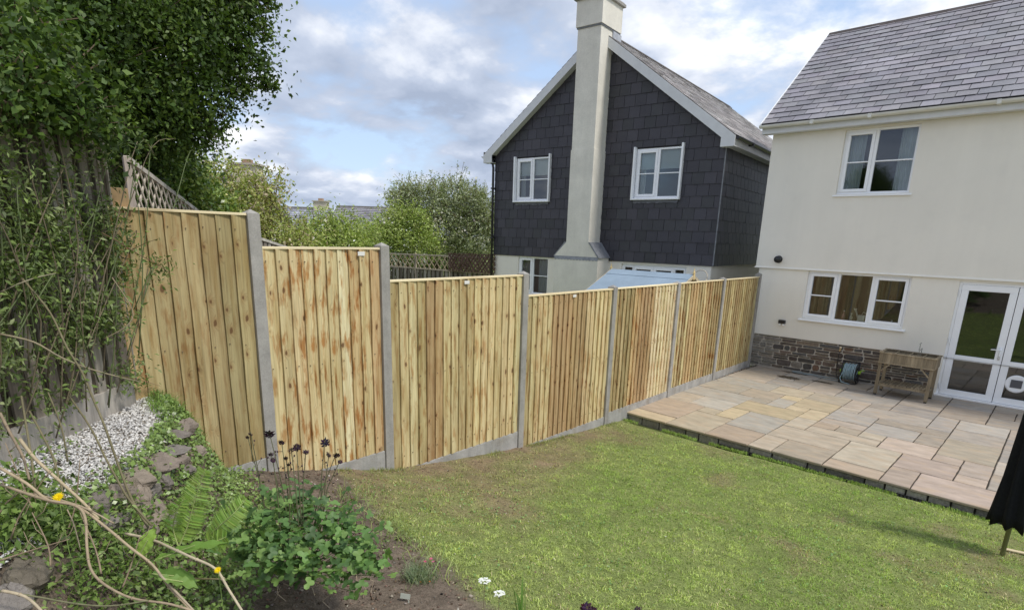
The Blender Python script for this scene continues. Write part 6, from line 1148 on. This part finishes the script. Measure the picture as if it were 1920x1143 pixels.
for x in (PX0+0.03, PX1-0.03): mb.box(x-0.012, x+0.012, PYF+0.056, PYB-0.056, 0.175, 0.214, wcol())
mb.build('shelf_frame', M['oldwood'], pt)
for sx, d in ((PX0+0.056, 1), (PX1-0.056, -1)): mb = MB(); mb.bar((sx, PYF+0.01, 0.46), (sx+d*0.13, PYF+0.01, 0.598), 0.02, 0.035, up=(0, 1, 0), col=wcol()); mb.build('brace', M['oldwood'], pt)
pp = HW(3.27, 0.55); e = empty('dry_plant', (pp.x, pp.y, 0.745), 0, 'two thin dead seed stalks standing in the wooden planter', 'plant'); mb = MB()
for dx, h in ((0, 0.27), (0.03, 0.17)):
    mb.tube([(dx, 0, 0), (dx+0.005, 0, h*0.6), (dx+0.015*(1 if dx else 0), 0, h)], 0.003, 5, (0.26, 0.25, 0.20))
    for k in range(9): mb.lathe([(0.001, h*0.3+k*h*0.08-0.008), (0.009, h*0.3+k*h*0.08), (0.001, h*0.3+k*h*0.08+0.008)], (dx+random.uniform(-.01, .01), 0, 0), 2, 6, (0.24, 0.24, 0.20))
mb.build('stalks', M['stem'], e)
# hose reel
hr = onpatio('hose_reel', 2.17, 0.26, 0.06, 'hose reel of coiled grey-blue garden hose against the stone plinth', 'hose reel'); cz, RR = 0.225, 0.155
mb = MB()
for k in range(11):
    x = -0.10+0.02*k; n_ = 26; r = RR+0.012*math.sin(k*2.1); tl = random.uniform(-.012, .012)
    mb.tube([(x+tl*math.cos(a), r*math.cos(a), cz+r*math.sin(a)) for a in [2*PI*j/n_ for j in range(n_+1)]], 0.0085, 7, kcol((1.05, 1.05, 1.05)), False)
    if k % 2: r -= 0.02; mb.tube([(x+0.01-tl*math.cos(a), r*math.cos(a), cz+r*math.sin(a)) for a in [2*PI*j/n_ for j in range(n_+1)]], 0.0085, 7, (0.8, 0.9, 0.95), False)
mb.tube([(-0.1, -RR, cz), (-0.13, -RR-0.02, cz-0.12), (-0.09, -RR-0.03, 0.03), (0.06, -RR-0.05, 0.012)], 0.0085, 7); mb.build('hose', M['hose'], hr, True)
mb = MB(); mb.lathe([(0.06, -0.11), (0.06, 0.11)], (0, 0, cz), 0, 18)
for x in (-0.125, 0.125):
    n_ = 24; mb.tube([(x, 0.185*math.cos(a), cz+0.185*math.sin(a)) for a in [2*PI*j/n_ for j in range(n_+1)]], 0.010, 6)
    for j in range(6): a = 2*PI*j/6; mb.tube([(x, 0.05*math.cos(a), cz+0.05*math.sin(a)), (x, 0.18*math.cos(a), cz+0.18*math.sin(a))], 0.006, 5)
mb.build('drum', M['blackp'], hr, True); mb = MB()
for x in (-0.15, 0.15): mb.tube([(x, 0, cz), (x, -0.14, 0.015), (x, 0.12, 0.015), (x, 0.0, cz), (x, 0.03, 0.42)], 0.011, 7)
mb.tube([(-0.15, 0.03, 0.42), (0.15, 0.03, 0.42)], 0.011, 7); mb.tube([(-0.15, -0.14, 0.015), (0.15, -0.14, 0.015)], 0.011, 7); mb.build('stand', M['blackp'], hr, True)
mb = MB(); mb.lathe([(0.035, 0.14), (0.035, 0.175), (0.02, 0.185)], (0, 0, cz), 0, 14); mb.tube([(0.18, 0, cz), (0.19, 0.03, cz+0.05), (0.24, 0.03, cz+0.05)], 0.012, 8); mb.lathe([(0.035, -0.175), (0.035, -0.14)], (0, 0, cz), 0, 14); n_ = 24
mb.tube([(-0.127, 0.15*math.cos(a), cz+0.15*math.sin(a)) for a in [2*PI*j/n_ for j in range(n_+1)]], 0.007, 6); mb.build('crank', M['limep'], hr, True)
mb = MB(); pts = [(1.95, 0.12), (1.75, 0.17), (1.5, 0.13), (1.35, 0.16), (1.2, 0.10), (1.05, 0.16), (1.22, 0.24), (1.45, 0.22), (1.7, 0.32), (1.9, 0.36), (2.1, 0.33)]; stem([tuple(HW(u, o, 0.016)) for u, o in pts], 0.0085, 0.0085, (0.75, 0.7, 0.7), tgt=mb); tag(mb.build('loose_hose', M['hose'], None, True), 'loose grey hose trailing on the patio left of the reel', 'hose')
# wet stains on the slabs, in front of the hose
wt = mat('wet_patch', (0.105, 0.085, 0.06), 0.22, 0.5, n=(6, 0.2))
for (u, o, ru, ro) in [(1.22, 0.80, 0.22, 0.13), (1.80, 0.66, 0.20, 0.07), (1.15, 0.25, 0.26, 0.07)]:
    n_ = 26; c = HW(u, o, 0.0042); vs = [tuple(c)]+[tuple(HW(u+ru*math.cos(2*PI*k/n_)*(1+0.18*math.sin(k*1.7+u*9)), o+ro*math.sin(2*PI*k/n_)*(1+0.2*math.sin(k*2.3+u)), 0.0042)) for k in range(n_)]; mb = MB(); mb.add(vs, [(0, 1+k, 1+(k+1) % n_)[::-1] for k in range(n_)]); tag(mb.build('wet_patch', wt), kind='structure')
# folded parasol at the right edge
pb_ = at(1878, 1038, 6.6); pb_ = Vector((4.675, -6.34, hz1(4.675, -6.34))); pr2 = empty('parasol', pb_, 0, 'folded black garden parasol on a wooden pole at the right edge of the lawn', 'parasol'); mb = MB(); mb.tube([(0, 0, -0.1), (0.0, 0, 2.55)], 0.019, 12); mb.build('pole', M['polewood'], pr2, True)
mb = MB(); n_ = 64; prof = [(0.02, 2.5), (0.05, 2.3), (0.085, 1.8), (0.115, 1.2), (0.135, 0.75), (0.155, 0.42), (0.165, 0.29)]; vs = []
for i, (r, z) in enumerate(prof):
    for j in range(n_):
        a = 2*PI*j/n_; f = 1-0.30*abs(math.sin(4*a))*min(1, i/3)+0.05*math.sin(9*a+i); vs.append((r*f*math.cos(a+0.1*i), r*f*math.sin(a+0.1*i), z+(0.045*abs(math.sin(4*a))-0.01*math.sin(3*a) if i == len(prof)-1 else 0)))
mb.add(vs, [(i*n_+j, i*n_+(j+1) % n_, (i+1)*n_+(j+1) % n_, (i+1)*n_+j) for i in range(len(prof)-1) for j in range(n_)]); o = mb.build('canopy', M['fabric'], pr2, True); sd = o.modifiers.new('thickness', 'SOLIDIFY'); sd.thickness = 0.004
mb = MB(); mb.lathe([(0.03, 2.50), (0.03, 2.56), (0.008, 2.62)], (0, 0, 0), 2, 12); mb.build('finial', M['polewood'], pr2, True)
oc = gpt(1903, 1036, 0.0); mb = MB(); mb.bar(oc+Vector((-0.10, -0.03, 0.02)), oc+Vector((0.14, 0.03, 0.02)), 0.04, 0.015, col=(0.62, 0.52, 0.33)); tag(mb.build('wooden_offcut', M['plain'], bevel=0.003), 'small pale wooden offcut lying on the lawn by the parasol pole', 'offcut')
# things on the kitchen window sill
def onsill(name, u, label, cat): p = HW(u, -0.22); return empty(name, (p.x, p.y, 1.185), HT, label, cat)
wcn = onsill('watering_can', 2.08, 'small white watering can standing inside the kitchen window', 'watering can'); mb = MB(); mb.hexa([(-0.06, -0.05, 0), (0.07, -0.05, 0), (0.07, 0.05, 0), (-0.06, 0.05, 0), (-0.05, -0.04, 0.13), (0.08, -0.04, 0.13), (0.08, 0.04, 0.13), (-0.05, 0.04, 0.13)], (0.68, 0.72, 0.66)); mb.build('body', M['plain'], wcn, bevel=0.008)
mb = MB(); mb.tube([(-0.05, 0, 0.04), (-0.09, 0, 0.16), (-0.12, 0, 0.23)], [0.014, 0.014, 0.016], 8, (0.7, 0.74, 0.68)); mb.lathe([(0.016, 0.215), (0.038, 0.25)], (-0.125, 0, 0), 2, 12, (0.75, 0.74, 0.66)); mb.build('spout', M['plain'], wcn, True); mb = MB(); mb.tube([(0.0, 0, 0.13), (0.03, 0, 0.19), (0.08, 0, 0.17), (0.095, 0, 0.08)], 0.006, 6, (0.7, 0.74, 0.68)); mb.build('handle', M['plain'], wcn, True)
for (u, c, h, lab) in [(1.76, (0.55, 0.30, 0.28), 0.17, 'pinkish bottle inside the kitchen window, left of the watering can'), (1.90, (0.45, 0.48, 0.44), 0.13, 'small grey spray bottle inside the kitchen window beside the watering can'), (2.62, (0.75, 0.75, 0.75), 0.07, 'white jar inside the right light of the kitchen window')]:
    e = onsill('bottle', u, lab, 'bottle'); mb = MB(); mb.lathe([(0.03, 0), (0.032, h*0.55), (0.012, h*0.75), (0.012, h)], (0, 0, 0), 2, 12, c); mb.build('body', M['plain'], e, True); mb = MB(); mb.lathe([(0.015, h), (0.015, h+0.02)], (0, 0, 0), 2, 10, (0.7, 0.7, 0.7)); mb.build('cap', M['plain'], e)
